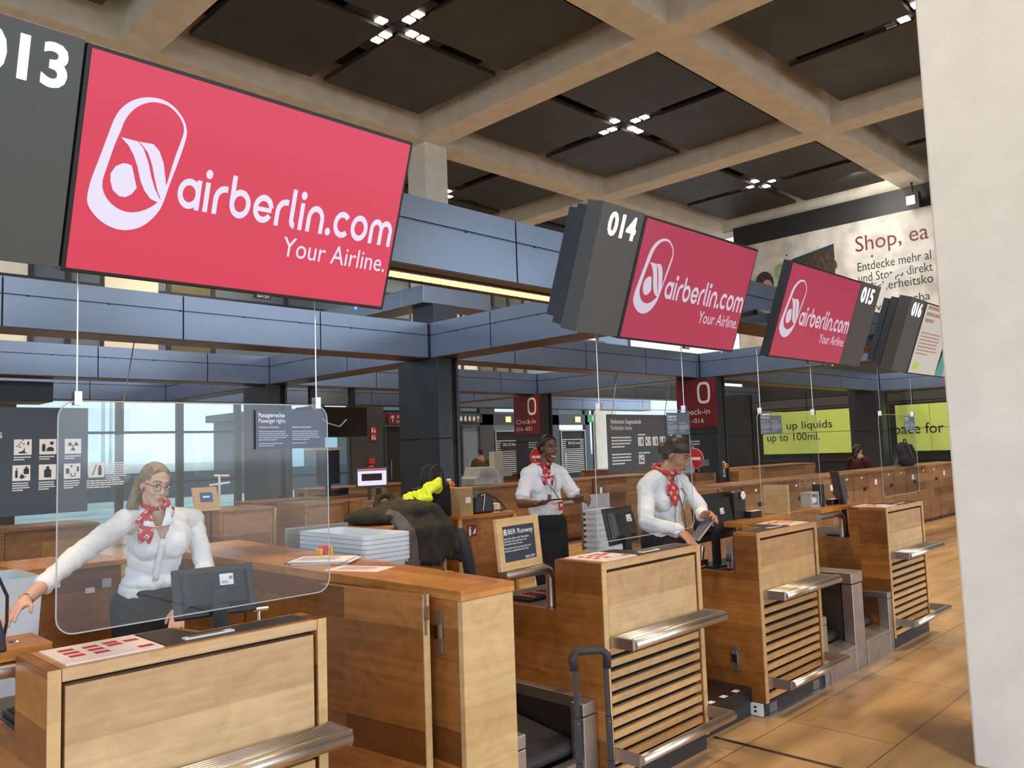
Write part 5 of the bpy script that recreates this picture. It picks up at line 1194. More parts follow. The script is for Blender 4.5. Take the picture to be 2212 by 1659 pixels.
t = thing('cardboard_box', 'small upright cardboard box on the extinguisher cabinet', 'box', (4.85, 5.45, 1.1)); B(4.80, 4.95, 5.40, 5.65, 1.1005, 1.345).build('carton', 'cardboard', t, bevel=0.003); B(4.86, 4.92, 5.397, 5.3995, 1.21, 1.26).build('label', 'paper', t)
t = thing('handbag', 'small dark handbag with gold zip on the extinguisher cabinet', 'bag', (5.1, 5.5, 1.1)); m = MB(); m.add([(5.0, 5.44, 1.101), (5.26, 5.44, 1.101), (5.26, 5.60, 1.101), (5.0, 5.60, 1.101), (5.02, 5.45, 1.25), (5.245, 5.45, 1.25), (5.245, 5.59, 1.25), (5.02, 5.59, 1.25), (5.06, 5.47, 1.295), (5.20, 5.47, 1.295), (5.20, 5.57, 1.295), (5.06, 5.57, 1.295)], [(0, 3, 2, 1), (8, 9, 10, 11)]+[(i+4*k, (i+1) % 4+4*k, 4+4*k+(i+1) % 4, 4+4*k+i) for i in range(4) for k in (0, 1)]); m.build('body', 'leather', t, bevel=0.018)
m = MB(); m.tube([(5.13, 5.435, 1.27), (5.10, 5.434, 1.13)], 0.004); m.tube([(5.07, 5.435, 1.26), (5.13, 5.435, 1.27)], 0.003); m.ball((5.13, 5.434, 1.265), 0.007); m.build('zip', 'gold', t)
MB().tube([(5.24, 5.5, 1.27), (5.33, 5.5, 1.22), (5.42, 5.5, 1.15), (5.43, 5.48, 1.115), (5.36, 5.46, 1.11), (5.28, 5.46, 1.115)], 0.008, n=8).build('strap', 'leather', t, smooth=True)
tag(B(5.30, 5.44, 5.56, 5.62, 1.1005, 1.17).build('small_box', 'white_plastic', bevel=0.003), 'small pale box behind the handbag strap', 'box')
# swivel chair
t = thing('swivel_chair', 'dark grey swivel chair back in front of the extinguisher cabinet', 'chair', (3.98, 4.35, 0))
m = MB(); m.ball((0, 0, 0), 1, 16, 10); ca, cb_ = V((0.68, 0.733, 0)), V((0.733, -0.68, 0))
for i, p in enumerate(m.v):
    sg = lambda v, e: math.copysign(abs(v)**e, v)
    m.v[i] = V((3.935, 4.36, 0.87))+ca*(0.21*sg(p.x, 0.6))+cb_*(0.042*sg(p.y, 0.6)-0.05*p.z)+Z*(0.25*sg(p.z, 0.75))
m.build('backrest', 'navy_cloth', t, smooth=True)
m = MB(); m.ball((4.25, 4.36, 0.5), (0.24, 0.24, 0.06)); m.build('seat', 'navy_cloth', t, smooth=True)
m = MB(); m.tube([(4.25, 4.36, 0.08), (4.25, 4.36, 0.45)], 0.03); m.tube([(4.0, 4.30, 0.70), (4.06, 4.28, 0.5), (4.2, 4.34, 0.46)], 0.02); m.build('column', 'black_plastic', t)
for k in range(5): a = k*1.2566; MB().tube([(4.25, 4.36, 0.09), (4.25+0.28*math.cos(a), 4.36+0.28*math.sin(a), 0.05)], [0.025, 0.018]).build('foot', 'black_plastic', t)
# third-row desk things
t = thing('touch_screen', 'small touch screen with red title bar in the third row', 'screen', (6.2, 8.6, 1.1)); R_ = Matrix.Rotation(math.radians(-18), 3, 'Z'); ux, uy = R_ @ X, R_ @ Y; c = V((6.02, 8.75, 1.26))
MB().obox(c, ux, uy, Z, 0.42, 0.03, 0.25).build('case', 'black_plastic', t)
m = MB(); m.obox(c+ux*0.02-uy*0.002+Z*0.02, ux, uy, Z, 0.38, 0.001, 0.21); m.mt(1); m.obox(c+ux*0.07-uy*0.004+Z*0.08, ux, uy, Z, 0.27, 0.001, 0.09); m.mt(2); m.obox(c+ux*0.02-uy*0.004+Z*0.205, ux, uy, Z, 0.38, 0.001, 0.022); m.build('display', ['screen_white', 'black_gap', 'screen_red_dim'], t)
MB().tube([(6.2, 8.72, 1.101), (6.2, 8.72, 1.27)], 0.025).build('stand', 'black_plastic', t)
def stanchion(x, y, label):
    t = thing('queue_post', label, 'queue post', (x, y, 0), 'steel queue posts in the third row')
    MB().lathe((x, y, 0), [(0.17, 0), (0.17, 0.015), (0.04, 0.03), (0.035, 0.03)], n=20).build('base', 'steel', t); MB().tube([(x, y, 0.02), (x, y, 0.98)], 0.035, n=14).build('post', 'steel', t, smooth=True); MB().lathe((x, y, 0.985), [(0.045, 0), (0.045, 0.14), (0.03, 0.15)], n=16).build('head', 'black_plastic', t)
stanchion(6.1, 10.9, 'shiny queue post left of the thin white post'); stanchion(6.62, 11.1, 'thin shiny queue post behind the acrylic screen edge'); stanchion(8.15, 11.2, 'shiny queue post between the touch screen and the dark column')
t = thing('framed_sheet', 'pale framed board with a blue sheet in the third row', 'sign', (4.2, 8.85, 1.1)); o = V((4.06, 9.02, 1.101)); up = V((0, 0.2, 1)).normalized()
MB().plate(o, X, up, [(0, 0), (0.29, 0.0), (0.26, 0.27), (-0.03, 0.27)], 0.02).build('board', 'wood_end', t); MB().plate(o-Y*0.003, X, up, [(0.06, 0.10), (0.21, 0.10), (0.20, 0.21), (0.06, 0.21)], 0.001).build('sheet', 'blue_sheet', t); MB().plate(o-Y*0.005, X, up, [(0.09, 0.15), (0.17, 0.15), (0.17, 0.17), (0.09, 0.17)], 0.001).build('print', 'white_letter', t)
t = thing('stalk_camera', 'thin white double-armed stand behind the framed blue sheet', 'stand', (4.5, 9.3, 1.1)); m = MB(); m.tube([(4.42, 9.2, 1.101), (4.42, 9.2, 1.5)], 0.014); m.tube([(4.30, 9.2, 1.38), (4.55, 9.2, 1.40)], 0.012); m.tube([(4.36, 9.2, 1.49), (4.54, 9.2, 1.48)], 0.012); m.build('frame', 'white_plastic', t)
def grey_machine(x, y, z, label, flip=1):
    t = thing('ticket_printer', label, 'printer', (x, y, z)); m = MB(); m.plate((x, y+0.4, z), X, Z, [(0, 0), (0.62, 0), (0.62, 0.10), (0.50, 0.30), (0.16, 0.30), (0.10, 0.14), (0, 0.12)], 0.4); m.build('case', 'terminal_grey', t, bevel=0.01); B(x+0.22, x+0.5, y-0.004, y+0.0, z+0.14, z+0.26).build('vent', 'hinge_grey', t); MB().lathe((x+0.12, y-0.001, z+0.06), [(0.03, 0), (0.03, 0.004)], axis=(0, -1, 0)).build('dial', 'hinge_grey', t)
grey_machine(9.35, 9.75, 1.101, 'big pale grey ticket printer on a cabinet left of the short-sleeved woman')
grey_machine(13.62, 8.55, 1.101, 'pale grey machine on the block cabinet beside the right check-in column')
t = thing('white_post', 'short white post behind the grey ticket printer', 'post', (11.7, 12.0, 0)); B(11.62, 11.86, 12.0, 12.15, 0, 1.66).build('post', 'terminal_grey', t)
t = thing('kiosk_screen', 'dark upright screen with a wooden cap in the third row', 'screen', (5.7, 10.4, 1.5)); B(6.47, 6.80, 10.3, 10.4, 1.27, 1.76).build('panel', 'black_plastic', t); B(6.30, 6.82, 10.25, 10.45, 1.765, 1.80).build('cap', 'wood_end', t); B(6.6, 6.66, 10.32, 10.38, 1.12, 1.27).build('stand', 'black_plastic', t); B(6.5, 6.75, 10.2, 10.5, 1.101, 1.12).build('foot', 'black_plastic', t)
t = thing('desk_phone', 'black desk telephone on the third row', 'telephone', (6.4, 10.6, 1.1)); MB().plate((6.84, 10.5, 1.101), X, Z, [(0, 0), (0.24, 0), (0.24, 0.09), (0, 0.03)], 0.2).build('body', 'black_plastic', t)
t = thing('service_table', 'plain wooden table under the telephone in the third row', 'table', (5.3, 10.0, 0)); B(5.3, 7.1, 10.0, 10.6, 1.06, 1.10).build('top', 'wood_far', t)
for xx in (5.35, 7.0):
    for yy in (10.05, 10.5): B(xx, xx+0.05, yy, yy+0.05, 0, 1.06).build('leg', 'wood_far', t)
t = thing('equipment_box', 'open dark equipment box with a loose white cable under the canopy', 'equipment box', (7.2, 13.4, 2.3)); B(8.15, 9.5, 13.4, 13.8, 2.05, 2.62).build('case', 'void_black', t); B(8.3, 8.4, 13.5, 13.6, 2.62, 3.02).build('hanger', 'black_plastic', t); B(9.2, 9.3, 13.5, 13.6, 2.62, 3.02).build('hanger', 'black_plastic', t); MB().tube([(8.3, 13.38, 2.58), (8.4, 13.37, 2.42), (8.6, 13.37, 2.30), (8.85, 13.37, 2.24), (9.0, 13.37, 2.38)], 0.014, n=6).build('cable', 'terminal_grey', t, smooth=True)
# emergency stops on the columns
def emergency_stop(x, y, z, label):
    t = thing('emergency_stop', label, 'emergency stop', (x, y, z))
    B(x-0.045, x+0.045, y-0.02, y-0.001, z-0.20, z+0.02).build('plate', 'steel', t, bevel=0.003)
    MB().lathe((x, y-0.02, z-0.02), [(0.052, 0), (0.055, 0.03), (0.045, 0.05), (0.03, 0.05)], n=20, axis=(0, -1, 0)).build('collar', 'yellow_paint', t, smooth=True)
    MB().lathe((x, y-0.06, z-0.02), [(0.016, 0), (0.016, 0.02), (0.030, 0.022), (0.030, 0.04), (0.02, 0.045)], n=18, axis=(0, -1, 0)).build('button', 'red_button', t, smooth=True)
    MB().lathe((x, y-0.02, z-0.13), [(0.022, 0), (0.022, 0.01)], n=16, axis=(0, -1, 0)).build('key_switch', 'chrome', t)
    for zz in (z+0.035, z-0.24): B(x-0.038, x+0.038, y-0.006, y-0.001, zz, zz+0.028).build('label', 'white_paint', t)
emergency_stop(7.505, 8.68, 1.24, 'yellow emergency stop box on the middle column'); emergency_stop(14.45, 8.42, 1.25, 'yellow emergency stop box on the right check-in column')
# red check-in signs on the -x faces of the columns
def checkin_sign(x, y1, w, z0, h, rng, label):
    t = thing('checkin_sign', label, 'sign', (x, y1, z0)); B(x-0.05, x-0.004, y1-w, y1, z0, z0+h).build('panel', 'sign_red', t)
    xx = x-0.056; m = MB()
    def ring(cx, cz, a, b, wd, n=32):
        p = []
        for k in range(n):
            q = 2*math.pi*k/n; ex = 0.62
            cxx, szz = math.copysign(abs(math.cos(q))**ex, math.cos(q)), math.copysign(abs(math.sin(q))**ex, math.sin(q))
            p += [(cx+a*cxx, cz+b*szz), (cx+(a-wd)*cxx, cz+(b-wd)*szz)]
        m.add([(xx, y1-u_, z0+v_) for u_, v_ in p], [(2*k, (2*k+2) % (2*n), (2*k+3) % (2*n), 2*k+1) for k in range(n)])
    ring(w*0.72, h*0.72, w*0.165, h*0.225, 0.052)
    m.text('Check-in', (xx, y1-w*0.09, z0+h*0.275), -Y, Z, h*0.175, width=w*0.76); m.text(rng, (xx, y1-w*0.09, z0+h*0.10), -Y, Z, h*0.135, width=w*0.60); m.build('lettering', 'white_letter', t)
checkin_sign(14.30, 13.98, 0.86, 2.045, 0.93, '026–021', 'smaller dark red zero sign, above the short-sleeved woman')
checkin_sign(14.30, 9.30, 0.89, 1.995, 0.96, '011–016', 'larger dark red zero sign, half behind an acrylic screen')
for (y, z, lab) in ((13.32, 1.50, 'round no entry sign behind the short-sleeved woman'), (8.98, 1.38, 'round no entry sign behind the woman with the tablet')):
    t = thing('no_entry_sign', lab, 'sign', (14.28, y, z)); MB().lathe((14.297, y, z), [(0.21, 0), (0.21, 0.004)], n=36, axis=(-1, 0, 0)).build('rim', 'white_letter', t); MB().lathe((14.292, y, z), [(0.20, 0), (0.20, 0.002)], n=36, axis=(-1, 0, 0)).build('disc', 'red_paint', t); B(14.286, 14.289, y-0.14, y+0.14, z-0.03, z+0.03).build('bar', 'white_letter', t)
    m = MB(); m.lines((14.296, y+0.24, z+0.33), -Y, Z, 0.42, 3, 0.055, 0.03, seed=3); m.build('small_print', 'soft_letter', t)
# hanging forbidden items panels of the third row
def icon(m, o, s, kind):
    q = o-Y*0.002; r = lambda a, b, c, d: m.rect(q, X*s, Z*s, a, b, c, d); p = lambda pts: m.plate(q, X*s, Z*s, pts)
    if kind == 0:
        for a, b in ((0.15, 0.5), (0.25, 0.6), (0.35, 0.75), (0.3, 0.45), (0.45, 0.9), (0.5, 0.65)): p([(a, b), (a+0.1, b+0.03), (a+0.08, b+0.09), (a-0.02, b+0.05)])
        r(0.75, 0.85, 0.62, 0.85); p([(0.25, 0.1), (0.75, 0.1), (0.6, 0.22), (0.62, 0.5), (0.5, 0.25), (0.3, 0.2)])
    elif kind == 1:
        p([(0.15, 0.2), (0.35, 0.2), (0.35, 0.62), (0.25, 0.7), (0.15, 0.62)]); p([(0.42, 0.2), (0.85, 0.2), (0.85, 0.35), (0.75, 0.47), (0.52, 0.47), (0.42, 0.35)]); m.arc(q, X*s, Z*s, (0.72, 0.72), 0.11, 0.11, 0, 360)
    elif kind == 2:
        for a in (30, 150, 270): m.arc(q, X*s, Z*s, (0.5, 0.52), 0.32, 0.22, a-28, a+28)
        m.arc(q, X*s, Z*s, (0.5, 0.52), 0.06, 0.06, 0, 360)
    elif kind == 3:
        r(0.15, 0.29, 0.2, 0.66); p([(0.18, 0.7), (0.28, 0.72), (0.24, 0.86)]); p([(0.62, 0.42), (0.92, 0.42), (0.92, 0.75), (0.84, 0.8), (0.84, 0.9), (0.72, 0.9), (0.72, 0.8), (0.62, 0.75)]); p([(0.4, 0.16), (0.62, 0.16), (0.66, 0.3), (0.5, 0.45), (0.42, 0.3)]); p([(0.5, 0.1), (0.78, 0.28), (0.76, 0.31), (0.48, 0.13)])
    elif kind == 4:
        p([(0.3, 0.15), (0.72, 0.15), (0.72, 0.62), (0.6, 0.7), (0.6, 0.86), (0.42, 0.86), (0.42, 0.7), (0.3, 0.62)])
    elif kind == 5:
        r(0.12, 0.32, 0.34, 0.68); r(0.78, 0.9, 0.45, 0.8); m.arc(q, X*s, Z*s, (0.45, 0.82), 0.07, 0.07, 0, 360); m.arc(q, X*s, Z*s, (0.55, 0.28), 0.16, 0.06, 180, 360); r(0.39, 0.45, 0.28, 0.38); r(0.65, 0.71, 0.28, 0.38)
    else:
        p([(0.2, 0.15), (0.26, 0.13), (0.52, 0.85), (0.46, 0.85)]); p([(0.6, 0.15), (0.82, 0.15), (0.82, 0.6), (0.76, 0.8), (0.66, 0.8), (0.6, 0.6)])
t = thing('information_board', 'large slate blue forbidden items panel with white pictogram squares at the left edge', 'information panel', (0, 8.9, 1.24)); yp = 8.90
B(-0.9, 2.885, yp, yp+0.012, 1.20, 2.24).build('sheet', 'poster_blue', t); B(2.886, 3.30, yp+0.004, yp+0.010, 1.20, 2.24).build('clear_edge', 'acrylic', t)
m = MB(); m.mt(0); cells = []
for rr in range(2):
    for cc in range(4):
        if cc == 3 and rr == 0: continue
        xx, zz = 0.40+cc*0.825*0.93+ (0.12 if cc == 3 else 0), 1.80-rr*0.40
        cells.append((xx, zz, (0, 1, 2, 6)[cc] if rr == 0 else (3, 4, 5, 6)[cc]))
cells = [(2.223, 1.780, 0), (2.442, 1.780, 1), (2.669, 1.780, 2), (2.214, 1.532, 3), (2.440, 1.532, 4), (2.663, 1.532, 5), (2.892, 1.534, 6)]
m = MB(); ic = MB()
for xx, zz, k in cells: m.rect((xx, yp-0.002, zz), X, Z, 0, 0.152, 0, 0.150); icon(ic, V((xx, yp-0.002, zz)), 0.152, k)
m.build('pictogram_square', 'white_paint', t); ic.build('pictogram', 'board_dark', t)
m = MB()
for xx, zz, k in cells[:6]: m.lines((xx, yp-0.002, zz-0.028), X, Z, 0.15, 2 if zz > 1.6 else 4, 0.022, 0.011, seed=k)
m.lines((2.875, yp-0.002, 1.495), X, Z, 0.38, 4, 0.022, 0.011, seed=31); m.lines((3.06, yp-0.001, 1.67), X, Z, 0.22, 8, 0.022, 0.011, seed=33)
m.text('Forbidden Items', (2.125, yp-0.002, 1.945), X, Z, 0.115, align='r'); m.build('lettering', 'white_letter', t)
m = MB(); m.tube([(3.22, yp, 2.24), (3.45, yp+0.3, 3.0)], 0.006, n=6); m.tube([(-0.5, yp, 2.24), (-0.7, yp+0.3, 3.0)], 0.006, n=6); m.build('cable', 'steel', t)
t = thing('information_board', 'dark forbidden items poster behind the woman with the tablet', 'information panel', (11.4, 8.9, 1.24))
B(11.40, 13.35, yp, yp+0.012, 1.22, 2.245).build('sheet', 'poster_blue', t); q = V((11.40, yp-0.002, 1.22))
m = MB(); m.text('Verbotene Gegenstände', q+X*0.10+Z*0.86, X, Z, 0.115, width=0.92, bold=0.012); m.text('Forbidden Items', q+X*0.11+Z*0.75, X, Z, 0.115, width=0.62); m.build('heading', 'white_letter', t)
m = MB(); m.lines(q+X*0.11+Z*0.60, X, Z, 0.62, 4, 0.055, 0.024, seed=12); m.lines(q+X*0.11+Z*0.30, X, Z, 0.62, 4, 0.055, 0.024, seed=13); m.lines(q+X*0.90+Z*0.645, X, Z, 0.4, 1, 0.05, 0.024, seed=14); m.lines(q+X*0.90+Z*0.31, X, Z, 0.6, 1, 0.05, 0.024, seed=15); m.build('small_print', 'white_letter', t)
m = MB(); ic = MB()
for k, (a, b) in enumerate(((0.90, 0.45), (1.13, 0.45), (1.36, 0.45), (1.60, 0.45), (0.90, 0.12))): m.rect(q, X, Z, a, a+0.17, b, b+0.165); icon(ic, q+X*a+Z*b, 0.165, (6, 5, 6, 3, 1)[k])
m.build('pictogram_square', 'white_paint', t); ic.build('pictogram', 'board_dark', t)
m = MB(); m.tube([(11.55, yp, 2.245), (11.9, yp+0.1, 3.0)], 0.007, n=6); m.tube([(13.2, yp, 2.245), (13.6, yp+0.1, 3.0)], 0.007, n=6); m.build('cable', 'steel', t)
t = thing('smoke_detector', 'white round smoke detector under the canopy', 'detector', (14.9, 11.7, 2.9)); MB().lathe((12.6, 9.8, 2.94), [(0.05, 0), (0.10, 0.02), (0.10, 0.06)], n=20).build('dome', 'white_paint', t)
t.location = (0, 0, 0); t.children[0].location = (0, 0, 0); [setattr(v, 'co', v.co+V((14.68-12.6, 11.7-9.8, 0.0))) for v in t.children[0].data.vertices]
# backpack on the far counter
t = thing('backpack', 'black backpack standing on the far drawer units at the right', 'backpack', (16.4, 5.6, 1.1)); m = MB()
ell(m, (16.85, 5.85, 1.33), (0.30, 0.15, 0.24)); ell(m, (16.85, 5.80, 1.22), (0.34, 0.17, 0.13)); ell(m, (17.0, 5.85, 1.40), (0.22, 0.14, 0.15))
blob(m, 'bag', 'black_cloth', t, 0.02, 3, disp=wrinkle(0.02, 9)); MB().tube([(16.75, 5.8, 1.56), (16.78, 5.8, 1.62), (16.88, 5.8, 1.62), (16.90, 5.8, 1.56)], 0.014).build('loop', 'leather', t)
for a in (16.72, 16.98): MB().tube([(a, 5.74, 1.52), (a-0.03, 5.66, 1.36), (a, 5.66, 1.2)], 0.02, n=8).build('strap', 'leather', t)
# ================================================================ people
def frame(fwd, up=(0, 0, 1)):
    f = V(fwd).normalized(); u = V(up); r = f.cross(u).normalized(); u = r.cross(f).normalized()
    return f, r, u      # forward, person's right, up
def hand(m, wrist, d, pn, curl, spread, side, thumb=0.5, s=1.0):
    """d: towards fingertips, pn: palm normal (out of the palm), side: +1 thumb towards d x pn"""
    w = V(wrist); d = V(d).normalized(); pn = (V(pn)-d*V(pn).dot(d)).normalized(); sd = d.cross(pn)*side
    R_ = Matrix((sd, d, pn)).transposed()
    ell(m, w+d*0.045*s, (0.039*s, 0.050*s, 0.016*s), R_); cap(m, w, w+d*0.03*s, 0.024*s, 0.022*s)
    for k, (o, L) in enumerate(((0.029, 0.072), (0.010, 0.080), (-0.010, 0.074), (-0.028, 0.060))):
        b = w+d*(0.080-abs(o)*0.2)*s+sd*o*s; dd = (d+sd*(o*spread*8)).normalized(); a = curl*(1+0.12*k); r = 0.0088*s
        for j, l in enumerate((0.45, 0.32, 0.23)):
            a_ = a*(0.6+0.55*j); v = dd*math.cos(a_)-(-pn)*math.sin(a_)
            e = b+v*(L*l*s); cap(m, b, e, r, r*0.93, n=8); b = e; r *= 0.94
    b = w+d*0.022*s+sd*0.030*s; v = (sd*0.75+d*0.75+pn*thumb).normalized(); e = b+v*0.036*s; cap(m, b, e, 0.012*s, 0.0105*s, n=8)
    v = (sd*0.25+d*0.9+pn*thumb*1.1).normalized(); cap(m, e, e+v*0.030*s, 0.0103*s, 0.0085*s, n=8)
def head_geo(m, c, f, r, u, neck, k=1.0):
    R_ = Matrix((r, f, u)).transposed()
    P = lambda a, b, h: c+r*a*k+f*b*k+u*h*k
    ell(m, P(0, -0.014, 0.030), (0.072*k, 0.090*k, 0.086*k), R_); ell(m, P(0, 0.028, -0.018), (0.0585*k, 0.058*k, 0.086*k), R_)
    ell(m, P(0, 0.032, -0.062), (0.043*k, 0.047*k, 0.050*k), R_); ell(m, P(0, 0.064, -0.101), (0.019*k, 0.019*k, 0.017*k), R_)
    ell(m, P(0, 0.066, 0.030), (0.046*k, 0.018*k, 0.016*k), R_)
    for s in (-1, 1):
        ell(m, P(s*0.033, 0.056, -0.030), (0.024*k, 0.024*k, 0.024*k), R_); ell(m, P(s*0.070, -0.012, -0.008), (0.008*k, 0.017*k, 0.029*k), R_)
        cap(m, P(s*0.043, 0.010, -0.052), P(s*0.014, 0.060, -0.100), 0.017*k, 0.015*k); ell(m, P(s*0.0095, 0.090, -0.034), (0.0072*k, 0.009*k, 0.0068*k), R_)
    cap(m, P(0, 0.079, 0.016), P(0, 0.097, -0.028), 0.0072*k, 0.0098*k, 10); ell(m, P(0, 0.076, -0.060), (0.022*k, 0.016*k, 0.014*k), R_)
    cap(m, P(0, -0.018, -0.070), V(neck), 0.050*k, 0.054*k)
    return P, R_
def face_parts(par, P, R_, k, lips, iris='eye_dark', browm='brow', gaze=0.0, smile=False, lid=0.0, skin='skin_tan'):
    for s in (-1, 1):
        m = MB(); ell(m, P(s*0.031, 0.0765, 0.006), (0.0150*k, 0.008*k, (0.0080-lid)*k), R_, 14, 8); m.mt(1); ell(m, P(s*0.031+gaze, 0.0815, 0.005-lid*0.4), (0.0066*k, 0.0046*k, (0.0066-lid*0.8)*k), R_, 12, 8); m.build('eye', ['eye_white', iris], par, smooth=True)
        m = MB(); m.tube([P(s*0.012, 0.0865, 0.012), P(s*0.024, 0.0875, 0.0155), P(s*0.038, 0.0825, 0.0145), P(s*0.049, 0.0725, 0.007)], [0.0012*k, 0.0024*k, 0.0024*k, 0.0012*k], n=6); m.build('eyelash', 'eye_dark', par)
        m = MB(); m.tube([P(s*0.012, 0.0885, 0.030), P(s*0.027, 0.0880, 0.038), P(s*0.043, 0.0795, 0.037), P(s*0.055, 0.066, 0.026)], [0.0026*k, 0.0034*k, 0.0028*k, 0.0012*k], n=8); m.build('eyebrow', browm, par, smooth=True)
    m = MB(); w = 0.028 if smile else 0.020
    cz = 0.008 if smile else 0.0
    up = [P(-w, 0.075, -0.062+cz), P(-w*0.45, 0.0895, -0.0575), P(0, 0.0920, -0.0585), P(w*0.45, 0.0895, -0.0575), P(w, 0.075, -0.062+cz)]
    lo = [P(-w, 0.075, -0.063+cz), P(-w*0.5, 0.0880, -0.068), P(0, 0.0905, -0.0700), P(w*0.5, 0.0880, -0.068), P(w, 0.075, -0.063+cz)]
    if smile: lo = [p-(P(0, 0, 0.007)-P(0, 0, 0)) for p in lo[:1]]*0+[lo[0]]+[p+(P(0, 0, -0.008)-P(0, 0, 0)) for p in lo[1:4]]+[lo[4]]
    m.tube(up, [0.0012*k, 0.0040*k, 0.0036*k, 0.0040*k, 0.0012*k], n=8); m.tube(lo, [0.0012*k, 0.0044*k, 0.0050*k, 0.0044*k, 0.0012*k], n=8); m.build('lips', lips, par, smooth=True)
    if smile:
        m = MB(); m.tube([P(-w*0.8, 0.0785, -0.060+cz*0.4), P(-w*0.4, 0.0895, -0.0645), P(0, 0.0925, -0.066), P(w*0.4, 0.0895, -0.0645), P(w*0.8, 0.0785, -0.060+cz*0.4)], [0.002*k, 0.0058*k, 0.0066*k, 0.0058*k, 0.002*k], n=8); m.build('teeth', 'teeth', par, smooth=True)
def arm(m, sh, el, wr, r=(0.050, 0.038, 0.026)):
    cap(m, sh, el, r[0], r[1]); cap(m, el, V(el).lerp(V(wr), 0.35), r[1], r[1]*0.98); cap(m, V(el).lerp(V(wr), 0.35), wr, r[1]*0.98, r[2])
def torso(m, J, f, r, u, g=0.0, top=True):
    R_ = Matrix((r, f, u)).transposed(); C, W, H_ = V(J['chest']), V(J['waist']), V(J['hips'])
    ell(m, C, (0.150+g, 0.098+g, 0.130+g), R_); ell(m, C+u*0.085-f*0.008, (0.145+g, 0.075+g, 0.070+g), R_)
    for s in (-1, 1): ell(m, C+r*(s*0.062)+f*0.052-u*0.030, (0.062+g, 0.052+g, 0.068+g), R_)
    ell(m, C.lerp(W, 0.55), (0.128+g, 0.092+g, 0.11+g), R_); ell(m, W, (0.120+g, 0.088+g, 0.085+g), R_); ell(m, W.lerp(H_, 0.5), (0.140+g, 0.100+g, 0.09+g), R_)
    for k in ('R', 'L'): cap(m, C+u*0.09+r*(0.06 if k == 'R' else -0.06), J['sh'+k], 0.058+g, 0.052+g)
    return R_
